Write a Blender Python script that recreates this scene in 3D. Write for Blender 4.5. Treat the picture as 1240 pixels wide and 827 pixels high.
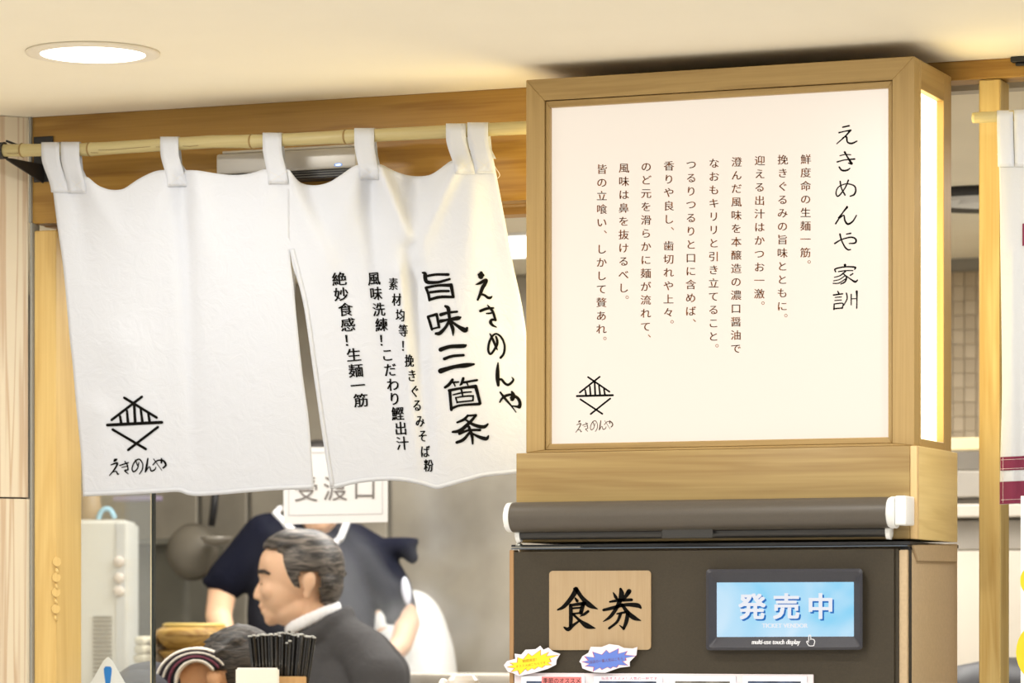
import bpy, bmesh, math, random
from mathutils import Vector, Matrix
random.seed(7)
for o in list(bpy.data.objects): bpy.data.objects.remove(o)
SC = bpy.context.scene
COL = SC.collection

# ------------------------------------------------------------ camera, world, lights, exposure
YAW = math.atan(1720 / 4274); FPX = 4274.0; CX, CY = 620.0, 752.0
CAM = Vector((0, 0, 1.40))
RV = Vector((math.cos(YAW), math.sin(YAW), 0)); FV = Vector((-math.sin(YAW), math.cos(YAW), 0)); UV = Vector((0, 0, 1))
cd = bpy.data.cameras.new('camera'); cam = bpy.data.objects.new('camera', cd); COL.objects.link(cam)
cam.location = CAM; cam.rotation_euler = (math.radians(90), 0, YAW)
cd.sensor_width = 36; cd.lens = FPX / 1240 * 36; cd.shift_y = (CY - 413.5) / 1240; cd.clip_end = 60; cd.clip_start = .1
cd.dof.use_dof = True; cd.dof.focus_distance = 5.72; cd.dof.aperture_fstop = 7.0
SC.camera = cam
w = bpy.data.worlds.new('world'); SC.world = w; w.use_nodes = True
w.node_tree.nodes['Background'].inputs[0].default_value = (1.0, .985, .96, 1)
w.node_tree.nodes['Background'].inputs[1].default_value = .80
SC.view_settings.view_transform = 'Standard'; SC.view_settings.look = 'None'
SC.view_settings.gamma = 1; SC.view_settings.exposure = -0.20; SC.view_settings.use_curve_mapping = False
SC.cycles.use_denoising = True
SC.cycles.max_bounces = 8; SC.cycles.transparent_max_bounces = 12

CEIL = 2.30
def light(name, loc, size, power, col=(1, .98, .95), size_y=None, rot=(0, 0, 0), shape='DISK', spread=180):
    l = bpy.data.lights.new(name, 'AREA'); l.energy = power; l.color = col; l.shape = shape; l.size = size
    if size_y: l.size_y = size_y
    l.spread = math.radians(spread)
    o = bpy.data.objects.new(name, l); COL.objects.link(o); o.location = loc; o.rotation_euler = rot
    return o
# concourse ceiling downlights in front of the shop (one is in view) and long unseen fill lamps added further out
light('concourse_fill', (-1.6, 2.6, 2.25), 6.0, 74, (1, .985, .96), .5, (math.radians(0), 0, 0), 'RECTANGLE')
light('concourse_fill', (-1.6, 0.4, 2.25), 6.0, 70, (1, .985, .96), .5, (math.radians(0), 0, 0), 'RECTANGLE')
# kitchen ceiling lights; unseen one by the curtain added to brighten the sign
light('kitchen_light', (-3.0, 7.55, 2.27), 1.6, 40, (1, .97, .92), .6, (0, 0, 0), 'RECTANGLE')
light('kitchen_light', (-3.3, 6.1, 2.27), 1.8, 26, (1, .97, .92), .6, (0, 0, 0), 'RECTANGLE')
light('kitchen_light', (-1.6, 7.0, 2.27), 1.2, 26, (1, .97, .92), .6, (0, 0, 0), 'RECTANGLE')

# ------------------------------------------------------------ picture-to-place geometry
def ray(px, py=CY): return FV * FPX + RV * (px - CX) + UV * (CY - py)
def P(px, py, Y): d = ray(px, py); return CAM + d * (Y / d.y)
def Q(px, py, D): return CAM + ray(px, py) * (D / FPX)
def X(px, Y): return P(px, CY, Y).x
def Z(px, py, Y): return P(px, py, Y).z
def YX(x, px): d = ray(px); return x * d.y / d.x
def ceilpt(px, py, z=CEIL): d = ray(px, py); return CAM + d * ((z - CAM.z) / d.z)

# ------------------------------------------------------------ materials
def lin(v): v = v / 255; return v / 12.92 if v <= .04045 else ((v + .055) / 1.055) ** 2.4
def c(r, g, b): return (lin(r), lin(g), lin(b), 1)
MATS = {}
def newmat(name):
    m = bpy.data.materials.new(name); m.use_nodes = True
    nt = m.node_tree; b = nt.nodes['Principled BSDF']; MATS[name] = m
    return m, nt, b
def nd(nt, t, **k):
    n = nt.nodes.new(t)
    for a, v in k.items(): setattr(n, a, v)
    return n
def mat(name, col, rough=.5, metal=0, noise=0, nscale=30, bump=0, bscale=200, emit=None, estr=1, coat=0, stretch=(1, 1, 1), spec=.5, trans=0):
    m, nt, b = newmat(name)
    b.inputs['Base Color'].default_value = col; b.inputs['Roughness'].default_value = rough; b.inputs['Metallic'].default_value = metal
    b.inputs['Specular IOR Level'].default_value = spec; b.inputs['Coat Weight'].default_value = coat
    tc = nd(nt, 'ShaderNodeTexCoord'); mp = nd(nt, 'ShaderNodeMapping'); mp.inputs['Scale'].default_value = stretch
    nt.links.new(tc.outputs['Object'], mp.inputs[0])
    if noise:
        n = nd(nt, 'ShaderNodeTexNoise'); n.inputs['Scale'].default_value = nscale; n.inputs['Detail'].default_value = 5
        nt.links.new(mp.outputs[0], n.inputs['Vector'])
        r = nd(nt, 'ShaderNodeValToRGB'); r.color_ramp.elements[0].position = .3; r.color_ramp.elements[1].position = .7
        r.color_ramp.elements[0].color = tuple(x * (1 - noise) for x in col[:3]) + (1,)
        r.color_ramp.elements[1].color = tuple(min(1, x * (1 + noise)) for x in col[:3]) + (1,)
        nt.links.new(n.outputs['Fac'], r.inputs[0]); nt.links.new(r.outputs[0], b.inputs['Base Color'])
    if bump:
        n2 = nd(nt, 'ShaderNodeTexNoise'); n2.inputs['Scale'].default_value = bscale; n2.inputs['Detail'].default_value = 3
        nt.links.new(mp.outputs[0], n2.inputs['Vector'])
        bp = nd(nt, 'ShaderNodeBump'); bp.inputs['Strength'].default_value = bump; bp.inputs['Distance'].default_value = .002
        nt.links.new(n2.outputs['Fac'], bp.inputs['Height']); nt.links.new(bp.outputs[0], b.inputs['Normal'])
    if emit:
        b.inputs['Emission Color'].default_value = emit; b.inputs['Emission Strength'].default_value = estr
    if trans: b.inputs['Transmission Weight'].default_value = trans
    return m
def wood(name, c1, c2, axis='Z', rough=.45, scale=1.0, rings=.5, off=0.0, lines=0):
    """c1 base, c2 grain; the grain runs along axis."""
    m, nt, b = newmat(name); L = nt.links.new
    tc = nd(nt, 'ShaderNodeTexCoord')
    mp = nd(nt, 'ShaderNodeMapping'); a = 'XYZ'.index(axis)
    s = [14 * scale] * 3; s[a] = (.28 if lines else 1.1) * scale; mp.inputs['Scale'].default_value = s; mp.inputs['Location'].default_value = (off, off * .7, off * 1.3)
    L(tc.outputs['Object'], mp.inputs[0])
    n = nd(nt, 'ShaderNodeTexNoise'); n.inputs['Scale'].default_value = 1.0; n.inputs['Detail'].default_value = 4; n.inputs['Distortion'].default_value = .5
    L(mp.outputs[0], n.inputs['Vector'])
    mp2 = nd(nt, 'ShaderNodeMapping'); s2 = [260 * scale] * 3; s2[a] = 5 * scale; mp2.inputs['Scale'].default_value = s2; L(tc.outputs['Object'], mp2.inputs[0])
    n2 = nd(nt, 'ShaderNodeTexNoise'); n2.inputs['Detail'].default_value = 2; n2.inputs['Scale'].default_value = 1; L(mp2.outputs[0], n2.inputs['Vector'])
    # growth rings: sine of the smooth noise
    mu = nd(nt, 'ShaderNodeMath', operation='MULTIPLY'); mu.inputs[1].default_value = 34 if not lines else 58; L(n.outputs['Fac'], mu.inputs[0])
    sn = nd(nt, 'ShaderNodeMath', operation='SINE'); L(mu.outputs[0], sn.inputs[0])
    ab = nd(nt, 'ShaderNodeMath', operation='MULTIPLY_ADD'); ab.inputs[1].default_value = .5; ab.inputs[2].default_value = .5; L(sn.outputs[0], ab.inputs[0])
    pw = nd(nt, 'ShaderNodeMath', operation='POWER'); pw.inputs[1].default_value = 2.5 if not lines else 6; L(ab.outputs[0], pw.inputs[0])
    m1 = nd(nt, 'ShaderNodeMath', operation='MULTIPLY'); m1.inputs[1].default_value = rings; L(pw.outputs[0], m1.inputs[0])
    m2 = nd(nt, 'ShaderNodeMath', operation='MULTIPLY_ADD'); m2.inputs[1].default_value = .55 if not lines else .25; L(n2.outputs['Fac'], m2.inputs[0]); L(m1.outputs[0], m2.inputs[2])
    m3 = nd(nt, 'ShaderNodeMath', operation='MULTIPLY_ADD'); m3.inputs[1].default_value = .5 if not lines else .2; L(n.outputs['Fac'], m3.inputs[0]); L(m2.outputs[0], m3.inputs[2])
    r = nd(nt, 'ShaderNodeValToRGB'); r.color_ramp.elements[0].position = .25; r.color_ramp.elements[1].position = 1.15 if 0 else 1.0
    r.color_ramp.elements[0].color = c1; r.color_ramp.elements[1].color = c2
    L(m3.outputs[0], r.inputs[0]); L(r.outputs[0], b.inputs['Base Color'])
    b.inputs['Roughness'].default_value = rough
    bp = nd(nt, 'ShaderNodeBump'); bp.inputs['Strength'].default_value = .15; bp.inputs['Distance'].default_value = .0006
    L(n2.outputs['Fac'], bp.inputs['Height']); L(bp.outputs[0], b.inputs['Normal'])
    return m
def fabric(name, col, col2=None, transl=.25, wr=.5, wscale=22):
    m, nt, b = newmat(name); L = nt.links.new
    b.inputs['Roughness'].default_value = .95; b.inputs['Specular IOR Level'].default_value = .15
    b.inputs['Base Color'].default_value = col
    tc = nd(nt, 'ShaderNodeTexCoord')
    n = nd(nt, 'ShaderNodeTexNoise'); n.inputs['Scale'].default_value = wscale; n.inputs['Detail'].default_value = 6; n.inputs['Distortion'].default_value = 1.6; n.inputs['Roughness'].default_value = .62
    L(tc.outputs['Object'], n.inputs['Vector'])
    n2 = nd(nt, 'ShaderNodeTexNoise'); n2.inputs['Scale'].default_value = 700; n2.inputs['Detail'].default_value = 1; L(tc.outputs['Object'], n2.inputs['Vector'])
    b1 = nd(nt, 'ShaderNodeBump'); b1.inputs['Strength'].default_value = wr; b1.inputs['Distance'].default_value = .006
    b2 = nd(nt, 'ShaderNodeBump'); b2.inputs['Strength'].default_value = .25; b2.inputs['Distance'].default_value = .0008
    L(n.outputs['Fac'], b1.inputs['Height']); L(n2.outputs['Fac'], b2.inputs['Height']); L(b1.outputs[0], b2.inputs['Normal']); L(b2.outputs[0], b.inputs['Normal'])
    if transl:
        t = nd(nt, 'ShaderNodeBsdfTranslucent'); t.inputs[0].default_value = col
        mx = nd(nt, 'ShaderNodeMixShader'); mx.inputs[0].default_value = transl
        out = nt.nodes['Material Output']; L(b.outputs[0], mx.inputs[1]); L(t.outputs[0], mx.inputs[2]); L(mx.outputs[0], out.inputs[0])
    return m
def glass(name, tint=(.93, .96, .95, 1), haze=.06, gloss=.07):
    m, nt, b = newmat(name); L = nt.links.new; nt.nodes.remove(b)
    tr = nd(nt, 'ShaderNodeBsdfTransparent'); tr.inputs[0].default_value = tint
    gl = nd(nt, 'ShaderNodeBsdfGlossy'); gl.inputs['Roughness'].default_value = .05
    df = nd(nt, 'ShaderNodeBsdfDiffuse'); df.inputs[0].default_value = (.9, .9, .88, 1)
    m1 = nd(nt, 'ShaderNodeMixShader'); m1.inputs[0].default_value = gloss; L(tr.outputs[0], m1.inputs[1]); L(gl.outputs[0], m1.inputs[2])
    m2 = nd(nt, 'ShaderNodeMixShader'); m2.inputs[0].default_value = haze; L(m1.outputs[0], m2.inputs[1]); L(df.outputs[0], m2.inputs[2])
    L(m2.outputs[0], nt.nodes['Material Output'].inputs[0]); return m
def steel(name, col, rough=.4, var=.25, sc=3, stretch=(1, 1, 1)):
    m = mat(name, col, rough, .45, var, sc, .05, 60, stretch=stretch); return m

WHITE = mat('white_plastic', c(240, 240, 238), .4)
BLACK = mat('black_metal', c(28, 28, 30), .5)
INK = mat('ink', c(20, 19, 17), .9, spec=.05)
M_CEIL = mat('ceiling_paint', c(247, 238, 216), .9, noise=.01, nscale=6, bump=.08, bscale=40)
M_KCEIL = mat('kitchen_ceiling_paint', c(240, 230, 206), .9, noise=.03, nscale=3)
M_FLOOR = mat('floor_stone', c(240, 238, 235), .6, noise=.03, nscale=4)
M_BEAM = wood('beam_wood', c(178, 138, 62), c(142, 101, 34), 'X', rings=.35, off=3)
M_BEAM2 = wood('beam_wood_fine', c(196, 156, 92), c(166, 122, 62), 'X', rings=.2, off=9)
M_POST = wood('post_wood', c(224, 194, 126), c(200, 162, 92), 'Z', rings=.2, off=1)
M_POSTR = wood('post_wood_dark', c(216, 192, 128), c(190, 156, 86), 'Z', rings=.35, off=5)
M_PINE = wood('pine_panel', c(218, 205, 180), c(186, 154, 122), 'Z', rings=.55, off=4, lines=1, scale=1.0)
M_BOXV = wood('lantern_wood_upright', c(186, 156, 100), c(152, 122, 70), 'Z', rings=.15, off=7)
M_BOXH = wood('lantern_wood_level', c(186, 156, 100), c(152, 122, 70), 'X', rings=.3, off=8)
M_BOXY = wood('lantern_wood_deep', c(186, 156, 100), c(152, 122, 70), 'Y', rings=.3, off=8)
M_HEAD = wood('header_wood', c(176, 150, 94), c(142, 112, 62), 'X', rings=.35, off=12, scale=.8)
M_HEADY = wood('header_wood_lit_side', c(232, 206, 142), c(208, 178, 114), 'Y', rings=.3, off=12, scale=.8)  # lighter copy of the header wood; stronger light on the side painted in

# ------------------------------------------------------------ mesh helpers
WL = {}          # world origin of every object
def put(name, me, m, parent=None, smooth=False, origin=None):
    if smooth:
        for p in me.polygons: p.use_smooth = True
    vs = [v.co for v in me.vertices]
    if origin is None:
        if vs:
            lo = Vector([min(v[i] for v in vs) for i in range(3)]); hi = Vector([max(v[i] for v in vs) for i in range(3)])
            origin = (lo + hi) / 2
        else: origin = Vector((0, 0, 0))
    origin = Vector(origin)
    me.transform(Matrix.Translation(-origin)); me.name = name
    for q in (m if isinstance(m, (list, tuple)) else [m]): me.materials.append(q)
    o = bpy.data.objects.new(name, me); COL.objects.link(o)
    WL[o.name] = origin
    if parent: o.parent = parent; o.location = origin - WL[parent.name]
    else: o.location = origin
    return o
def obj(name, bm, m, parent=None, smooth=False, origin=None):
    me = bpy.data.meshes.new(name); bm.to_mesh(me); bm.free(); return put(name, me, m, parent, smooth, origin)
def thing(name, label, cat, loc, group=None):
    o = bpy.data.objects.new(name, None); COL.objects.link(o); o.location = Vector(loc); WL[o.name] = Vector(loc)
    o.empty_display_size = .05; return tag(o, label, cat, group)
def tag(o, label, cat, group=None):
    o['label'] = label; o['category'] = cat
    if group: o['group'] = group
    return o
def struct(o, label=None, cat=None):
    o['kind'] = 'structure'
    if label: o['label'] = label
    if cat: o['category'] = cat
    return o
def smooth_angle(o, ang=35):
    for p in o.data.polygons: p.use_smooth = True
    try: o.data.set_sharp_from_angle(angle=math.radians(ang))
    except Exception: pass
    return o
def add_hex(bm, pts):
    """8 corners: bottom ring then top ring"""
    v = [bm.verts.new(p) for p in pts]
    for f in ((0, 3, 2, 1), (4, 5, 6, 7), (0, 1, 5, 4), (1, 2, 6, 5), (2, 3, 7, 6), (3, 0, 4, 7)): bm.faces.new([v[i] for i in f])
    return v
def add_box(bm, x0, x1, y0, y1, z0, z1):
    x0, x1 = sorted((x0, x1)); y0, y1 = sorted((y0, y1)); z0, z1 = sorted((z0, z1))
    return add_hex(bm, [(x0, y0, z0), (x1, y0, z0), (x1, y1, z0), (x0, y1, z0), (x0, y0, z1), (x1, y0, z1), (x1, y1, z1), (x0, y1, z1)])
def box(name, x0, x1, y0, y1, z0, z1, m, parent=None, bev=0, seg=2, origin=None):
    bm = bmesh.new(); add_box(bm, x0, x1, y0, y1, z0, z1)
    if bev: bmesh.ops.bevel(bm, geom=bm.edges[:], offset=bev, segments=seg, affect='EDGES', profile=.5)
    bmesh.ops.recalc_face_normals(bm, faces=bm.faces[:])
    o = obj(name, bm, m, parent, origin=origin)
    if bev: smooth_angle(o)
    return o
def rect(px0, py0, px1, py1, Y):
    """x0,x1,z0,z1 of the picture rectangle lying in the plane Y (measured at its left edge and middle)"""
    pm = (px0 + px1) / 2
    return X(px0, Y), X(px1, Y), Z(pm, py1, Y), Z(pm, py0, Y)
def tube(bm, pts, r, n=12, cap=True):
    """pts list of Vector; r number or list"""
    pts = [Vector(p) for p in pts]; rs = r if isinstance(r, (list, tuple)) else [r] * len(pts)
    rings = []; ref = Vector((0, 0, 1))
    for i, p in enumerate(pts):
        t = (pts[min(i + 1, len(pts) - 1)] - pts[max(i - 1, 0)]).normalized()
        if abs(t.dot(ref)) > .95: ref = Vector((1, 0, 0)) if abs(t.x) < .9 else Vector((0, 1, 0))
        u = t.cross(ref).normalized(); v = t.cross(u).normalized()
        rings.append([bm.verts.new(p + (u * math.cos(2 * math.pi * k / n) + v * math.sin(2 * math.pi * k / n)) * rs[i]) for k in range(n)])
    for a, b in zip(rings, rings[1:]):
        for k in range(n): bm.faces.new((a[k], a[(k + 1) % n], b[(k + 1) % n], b[k]))
    if cap:
        bm.faces.new(rings[0][::-1]); bm.faces.new(rings[-1])
    return rings
def lathe(bm, prof, center, n=32, axis='Z'):
    rings = []
    for r, h in prof:
        ring = []
        for k in range(n):
            a = 2 * math.pi * k / n
            d = {'Z': Vector((r * math.cos(a), r * math.sin(a), h)), 'X': Vector((h, r * math.cos(a), r * math.sin(a))), 'Y': Vector((r * math.cos(a), h, r * math.sin(a)))}[axis]
            ring.append(bm.verts.new(Vector(center) + d))
        rings.append(ring)
    for a, b in zip(rings, rings[1:]):
        for k in range(n): bm.faces.new((a[k], a[(k + 1) % n], b[(k + 1) % n], b[k]))
    bm.faces.new(rings[0][::-1]); bm.faces.new(rings[-1])
    bmesh.ops.recalc_face_normals(bm, faces=bm.faces[:])
def extrude_poly(bm, front, dvec):
    """front: list of points (planar), extruded by dvec"""
    a = [bm.verts.new(p) for p in front]; b = [bm.verts.new(Vector(p) + Vector(dvec)) for p in front]
    n = len(front); bm.faces.new(a); bm.faces.new(b[::-1])
    for k in range(n): bm.faces.new((a[k], b[k], b[(k + 1) % n], a[(k + 1) % n]))
    bmesh.ops.recalc_face_normals(bm, faces=bm.faces[:])
def rrect(px0, py0, px1, py1, r, n=4):
    out = []
    for cx, cy, a0 in ((px1 - r, py0 + r, -90), (px1 - r, py1 - r, 0), (px0 + r, py1 - r, 90), (px0 + r, py0 + r, 180)):
        for k in range(n + 1):
            a = math.radians(a0 + 90 * k / n); out.append((cx + r * math.cos(a), cy + r * math.sin(a)))
    return out

# ------------------------------------------------------------ lettering (glyphs and brush strokes in a flat plane, then mapped on the surface)
GL = {}
def glyph(ch, off=0.0):
    k = (ch, off)
    if k in GL: return GL[k]
    cu = bpy.data.curves.new('g', 'FONT'); cu.body = ch; cu.offset = off; cu.resolution_u = 3
    o = bpy.data.objects.new('g', cu); COL.objects.link(o)
    bpy.context.view_layer.update()
    me = bpy.data.meshes.new_from_object(o.evaluated_get(bpy.context.evaluated_depsgraph_get()))
    vs = [(v.co.x, v.co.y) for v in me.vertices]; fs = [tuple(p.vertices) for p in me.polygons]
    bpy.data.objects.remove(o); bpy.data.meshes.remove(me); bpy.data.curves.remove(cu)
    GL[k] = (vs, fs); return GL[k]
class Flat:
    """collects flat shapes in picture units; y runs down"""
    def __init__(s): s.v, s.f = [], []
    def char(s, ch, cx, cy, w, h=None, rot=0, off=0.0, em=True, shear=0):
        h = h or w; vs, fs = glyph(ch, off); b = len(s.v)
        if not vs: return
        ex, ey = .48, .365
        a = math.radians(rot); ca, sa = math.cos(a), math.sin(a)
        for x, y in vs:
            u = (x - ex) * w; v = -(y - ey) * h; u += shear * v
            s.v.append((cx + u * ca + v * sa, cy - u * sa + v * ca))
        s.f += [tuple(b + i for i in f) for f in fs]
    def line(s, text, cx, cy, width, h, off=0.0, rot=0, it=0):
        vs, fs = glyph(text, off); xs = [p[0] for p in vs]; x0, x1 = min(xs), max(xs); b = len(s.v); k = width / (x1 - x0)
        a = math.radians(rot); ca, sa = math.cos(a), math.sin(a)
        for x, y in vs:
            u = (x - (x0 + x1) / 2) * k + it * y * h; v = -(y - .33) * h
            s.v.append((cx + u * ca + v * sa, cy - u * sa + v * ca))
        s.f += [tuple(b + i for i in f) for f in fs]
    def stroke(s, pts, tf, ws=1.0, sub=5):
        """pts (x,y,width) in crop units; tf maps to picture units"""
        P_ = [tf(x, y) + (wd * ws * tf.k,) for x, y, wd in pts]
        if len(P_) == 2: dense = [tuple(P_[0][j] + (P_[1][j] - P_[0][j]) * t / 4 for j in range(3)) for t in range(5)]
        else:
            dense = []
            for i in range(len(P_) - 1):
                p0, p1, p2, p3 = P_[max(i - 1, 0)], P_[i], P_[i + 1], P_[min(i + 2, len(P_) - 1)]
                for t in range(sub):
                    t /= sub
                    dense.append(tuple(.5 * (2 * p1[j] + (p2[j] - p0[j]) * t + (2 * p0[j] - 5 * p1[j] + 4 * p2[j] - p3[j]) * t * t + (3 * p1[j] - p0[j] - 3 * p2[j] + p3[j]) * t ** 3) for j in range(3)))
            dense.append(P_[-1])
        L_, R_ = [], []
        for i, p in enumerate(dense):
            a, b_ = dense[max(i - 1, 0)], dense[min(i + 1, len(dense) - 1)]
            tx, ty = b_[0] - a[0], b_[1] - a[1]; l = math.hypot(tx, ty) or 1; nx, ny = -ty / l, tx / l
            hw = max(p[2], .2) / 2
            L_.append((p[0] + nx * hw, p[1] + ny * hw)); R_.append((p[0] - nx * hw, p[1] - ny * hw))
        b = len(s.v)
        for l_, r_ in zip(L_, R_): s.v += [l_, r_]
        for i in range(len(dense) - 1): s.f.append((b + 2 * i, b + 2 * i + 1, b + 2 * i + 3, b + 2 * i + 2))
        for e in (dense[0], dense[-1]):           # round ends
            if e[2] > 1.0:
                b = len(s.v); s.v += [(e[0] + e[2] / 2 * math.cos(math.pi * k / 5), e[1] + e[2] / 2 * math.sin(math.pi * k / 5)) for k in range(10)]
                s.f.append(tuple(range(b, b + 10)))
    def build(s, name, fn, m, parent, split=0):
        bm = bmesh.new(); vv = [bm.verts.new((x, y, 0)) for x, y in s.v]
        for f in s.f:
            try: bm.faces.new([vv[i] for i in f])
            except Exception: pass
        if split:
            bmesh.ops.triangulate(bm, faces=bm.faces[:])
            for _ in range(2):
                es = [e for e in bm.edges if e.calc_length() > split]
                if es: bmesh.ops.subdivide_edges(bm, edges=es, cuts=1); bmesh.ops.triangulate(bm, faces=[f for f in bm.faces if len(f.verts) > 3])
        for v in bm.verts: v.co = fn(v.co.x, v.co.y)
        return obj(name, bm, m, parent)
def TF(ox, oy, sc, ax=1, bx=0, ay=1, by=0, sh=0):
    def f(x, y):
        y2 = ay * y + by + sh * (x - 260); x2 = ax * x + bx
        return (ox + x2 / sc, oy + y2 / sc)
    f.k = (ax + ay) / 2 / sc; return f
A_ = TF(565, 320, 8.27); B_ = TF(575, 400, 8.27); C_ = TF(500, 320, 8.275); E_ = TF(525, 410, 6.125); F_ = TF(665, 690, 8.27); G_ = TF(125, 470, 6.89)
BRUSH_NAME = [(A_, [[(147, 85, 30), (145, 105, 66), (143, 122, 50)], [(92, 203, 8), (130, 190, 26), (175, 165, 30), (198, 160, 30), (185, 195, 34), (160, 235, 34), (140, 290, 30), (112, 355, 20)], [(150, 300, 22), (180, 310, 22), (215, 335, 26), (240, 335, 24), (255, 320, 10)],
    [(138, 468, 26), (200, 445, 26), (268, 438, 18)], [(200, 493, 14), (240, 490, 18), (270, 475, 14)], [(210, 408, 10), (235, 440, 22), (265, 480, 24), (290, 560, 24)], [(290, 560, 20), (255, 555, 24), (240, 580, 30), (260, 610, 24), (300, 630, 10)]]),
  (B_, [[(152, 35, 12), (175, 80, 22), (205, 150, 22), (225, 195, 10)], [(212, 62, 18), (225, 110, 24), (215, 160, 24), (160, 238, 20), (135, 200, 22), (145, 120, 22), (175, 60, 20), (215, 35, 18), (265, 70, 20), (298, 150, 20), (290, 230, 22), (258, 275, 22)],
    [(232, 325, 12), (228, 400, 34), (228, 480, 38), (235, 550, 26)], [(240, 500, 20), (265, 490, 22), (300, 530, 24), (335, 545, 24), (375, 515, 22), (385, 490, 18), (370, 470, 8)],
    [(250, 720, 14), (270, 685, 20), (310, 655, 26), (370, 645, 22), (430, 680, 28), (452, 730, 30), (445, 765, 36)], [(445, 768, 26), (370, 755, 10)], [(370, 615, 20), (385, 650, 40), (370, 690, 44), (360, 700, 10)], [(255, 620, 16), (300, 680, 24), (360, 750, 16), (412, 820, 8)]])]
BRUSH_TITLE = [(C_, [[(95, 85, 14), (120, 95, 36), (125, 150, 36), (150, 180, 34), (250, 180, 26), (310, 165, 24), (368, 148, 22)], [(140, 118, 22), (230, 103, 24), (355, 103, 26)], [(130, 235, 24), (155, 300, 26), (165, 360, 24)], [(130, 235, 26), (250, 213, 24), (380, 210, 34)], [(382, 208, 34), (405, 328, 26)], [(165, 355, 26), (270, 328, 28), (400, 328, 26)], [(175, 280, 24), (270, 270, 26), (358, 268, 24)],
    [(150, 525, 24), (175, 600, 26), (190, 655, 22)], [(150, 525, 22), (235, 502, 28)], [(238, 500, 26), (262, 630, 26)], [(185, 650, 18), (262, 630, 18)], [(325, 420, 24), (352, 440, 36), (360, 500, 30), (375, 580, 28), (400, 650, 34), (402, 712, 10)], [(280, 505, 34), (350, 485, 24), (442, 475, 22)], [(278, 570, 34), (350, 555, 24), (450, 540, 40), (480, 530, 14)], [(365, 570, 30), (320, 640, 28), (270, 690, 36), (230, 695, 26)], [(385, 570, 20), (450, 620, 30), (520, 660, 48), (542, 640, 24)]]),
  (E_, [[(52, 82, 30), (120, 60, 26), (220, 55, 28), (240, 48, 14)], [(80, 150, 22), (140, 130, 20), (222, 123, 18)], [(52, 240, 36), (150, 210, 26), (240, 198, 32), (300, 190, 14)],
    [(85, 362, 18), (115, 340, 22), (140, 305, 20)], [(130, 325, 14), (185, 322, 12)], [(150, 330, 12), (160, 352, 10)], [(220, 295, 20), (210, 330, 20), (197, 345, 10)], [(225, 325, 16), (322, 308, 16)], [(245, 325, 12), (255, 345, 10)], [(120, 385, 22), (125, 450, 20), (132, 528, 20)], [(115, 385, 20), (220, 365, 18), (312, 355, 26)], [(312, 355, 24), (330, 420, 22), (345, 480, 20)], [(130, 520, 20), (200, 495, 16), (340, 485, 20)],
    [(145, 417, 10), (210, 402, 12), (280, 395, 10)], [(205, 372, 14), (215, 420, 12)], [(165, 438, 12), (175, 475, 12)], [(165, 438, 10), (230, 428, 12), (293, 425, 12)], [(294, 424, 12), (292, 460, 12)], [(175, 472, 12), (292, 460, 12)],
    [(255, 570, 16), (225, 600, 20), (175, 622, 14)], [(255, 572, 14), (312, 568, 16)], [(315, 568, 16), (270, 620, 22), (200, 680, 26), (142, 692, 16)], [(235, 600, 12), (300, 640, 22), (370, 655, 24), (402, 635, 14)], [(192, 705, 20), (260, 680, 16), (345, 678, 18)], [(262, 655, 20), (285, 720, 22), (290, 780, 12)], [(265, 700, 18), (220, 750, 22), (172, 770, 20)], [(290, 705, 12), (340, 730, 22), (390, 742, 26), (407, 722, 12)]])]
BRUSH_TICKET = [(F_, [[(250, 190, 16), (270, 195, 36), (230, 270, 34), (150, 365, 28), (85, 400, 12)], [(275, 200, 30), (330, 280, 30), (400, 350, 40), (484, 392, 6)], [(262, 285, 14), (280, 310, 24)], [(215, 355, 20), (280, 345, 24), (355, 335, 26)], [(215, 355, 26), (218, 450, 30), (215, 560, 26)], [(340, 345, 30), (318, 430, 30)], [(235, 385, 14), (320, 378, 16)], [(235, 440, 14), (320, 430, 14)], [(390, 415, 20), (350, 445, 20), (310, 465, 6)], [(150, 575, 12), (190, 595, 30), (240, 555, 22), (310, 505, 12)], [(245, 450, 18), (310, 510, 22), (380, 560, 40), (462, 585, 6)],
    [(642, 228, 8), (665, 270, 24), (680, 290, 16)], [(715, 192, 20), (725, 240, 38), (712, 300, 34), (670, 390, 28), (610, 470, 24), (542, 517, 6)], [(800, 215, 36), (770, 260, 28), (735, 310, 10)], [(608, 320, 14), (700, 305, 24), (825, 300, 22)], [(545, 402, 20), (640, 380, 26), (760, 350, 24), (880, 355, 34), (918, 380, 16)], [(730, 350, 24), (790, 430, 30), (850, 480, 34), (918, 508, 6)], [(680, 440, 12), (730, 430, 16), (790, 420, 22)], [(788, 422, 26), (775, 510, 30), (745, 590, 20)], [(745, 588, 20), (705, 555, 6)], [(715, 440, 24), (680, 520, 20), (600, 585, 18)]])]
LOGO = [[(175, 80, 22), (445, 245, 22)], [(322, 72, 22), (70, 265, 22)], [(35, 308, 26), (488, 285, 26)], [(140, 235, 20), (150, 295, 24)], [(198, 190, 20), (207, 295, 24)], [(258, 140, 22), (266, 290, 24)], [(312, 170, 20), (327, 290, 24)], [(375, 210, 20), (388, 285, 24)], [(78, 345, 22), (355, 508, 22)], [(455, 325, 22), (208, 515, 22)]]
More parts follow.
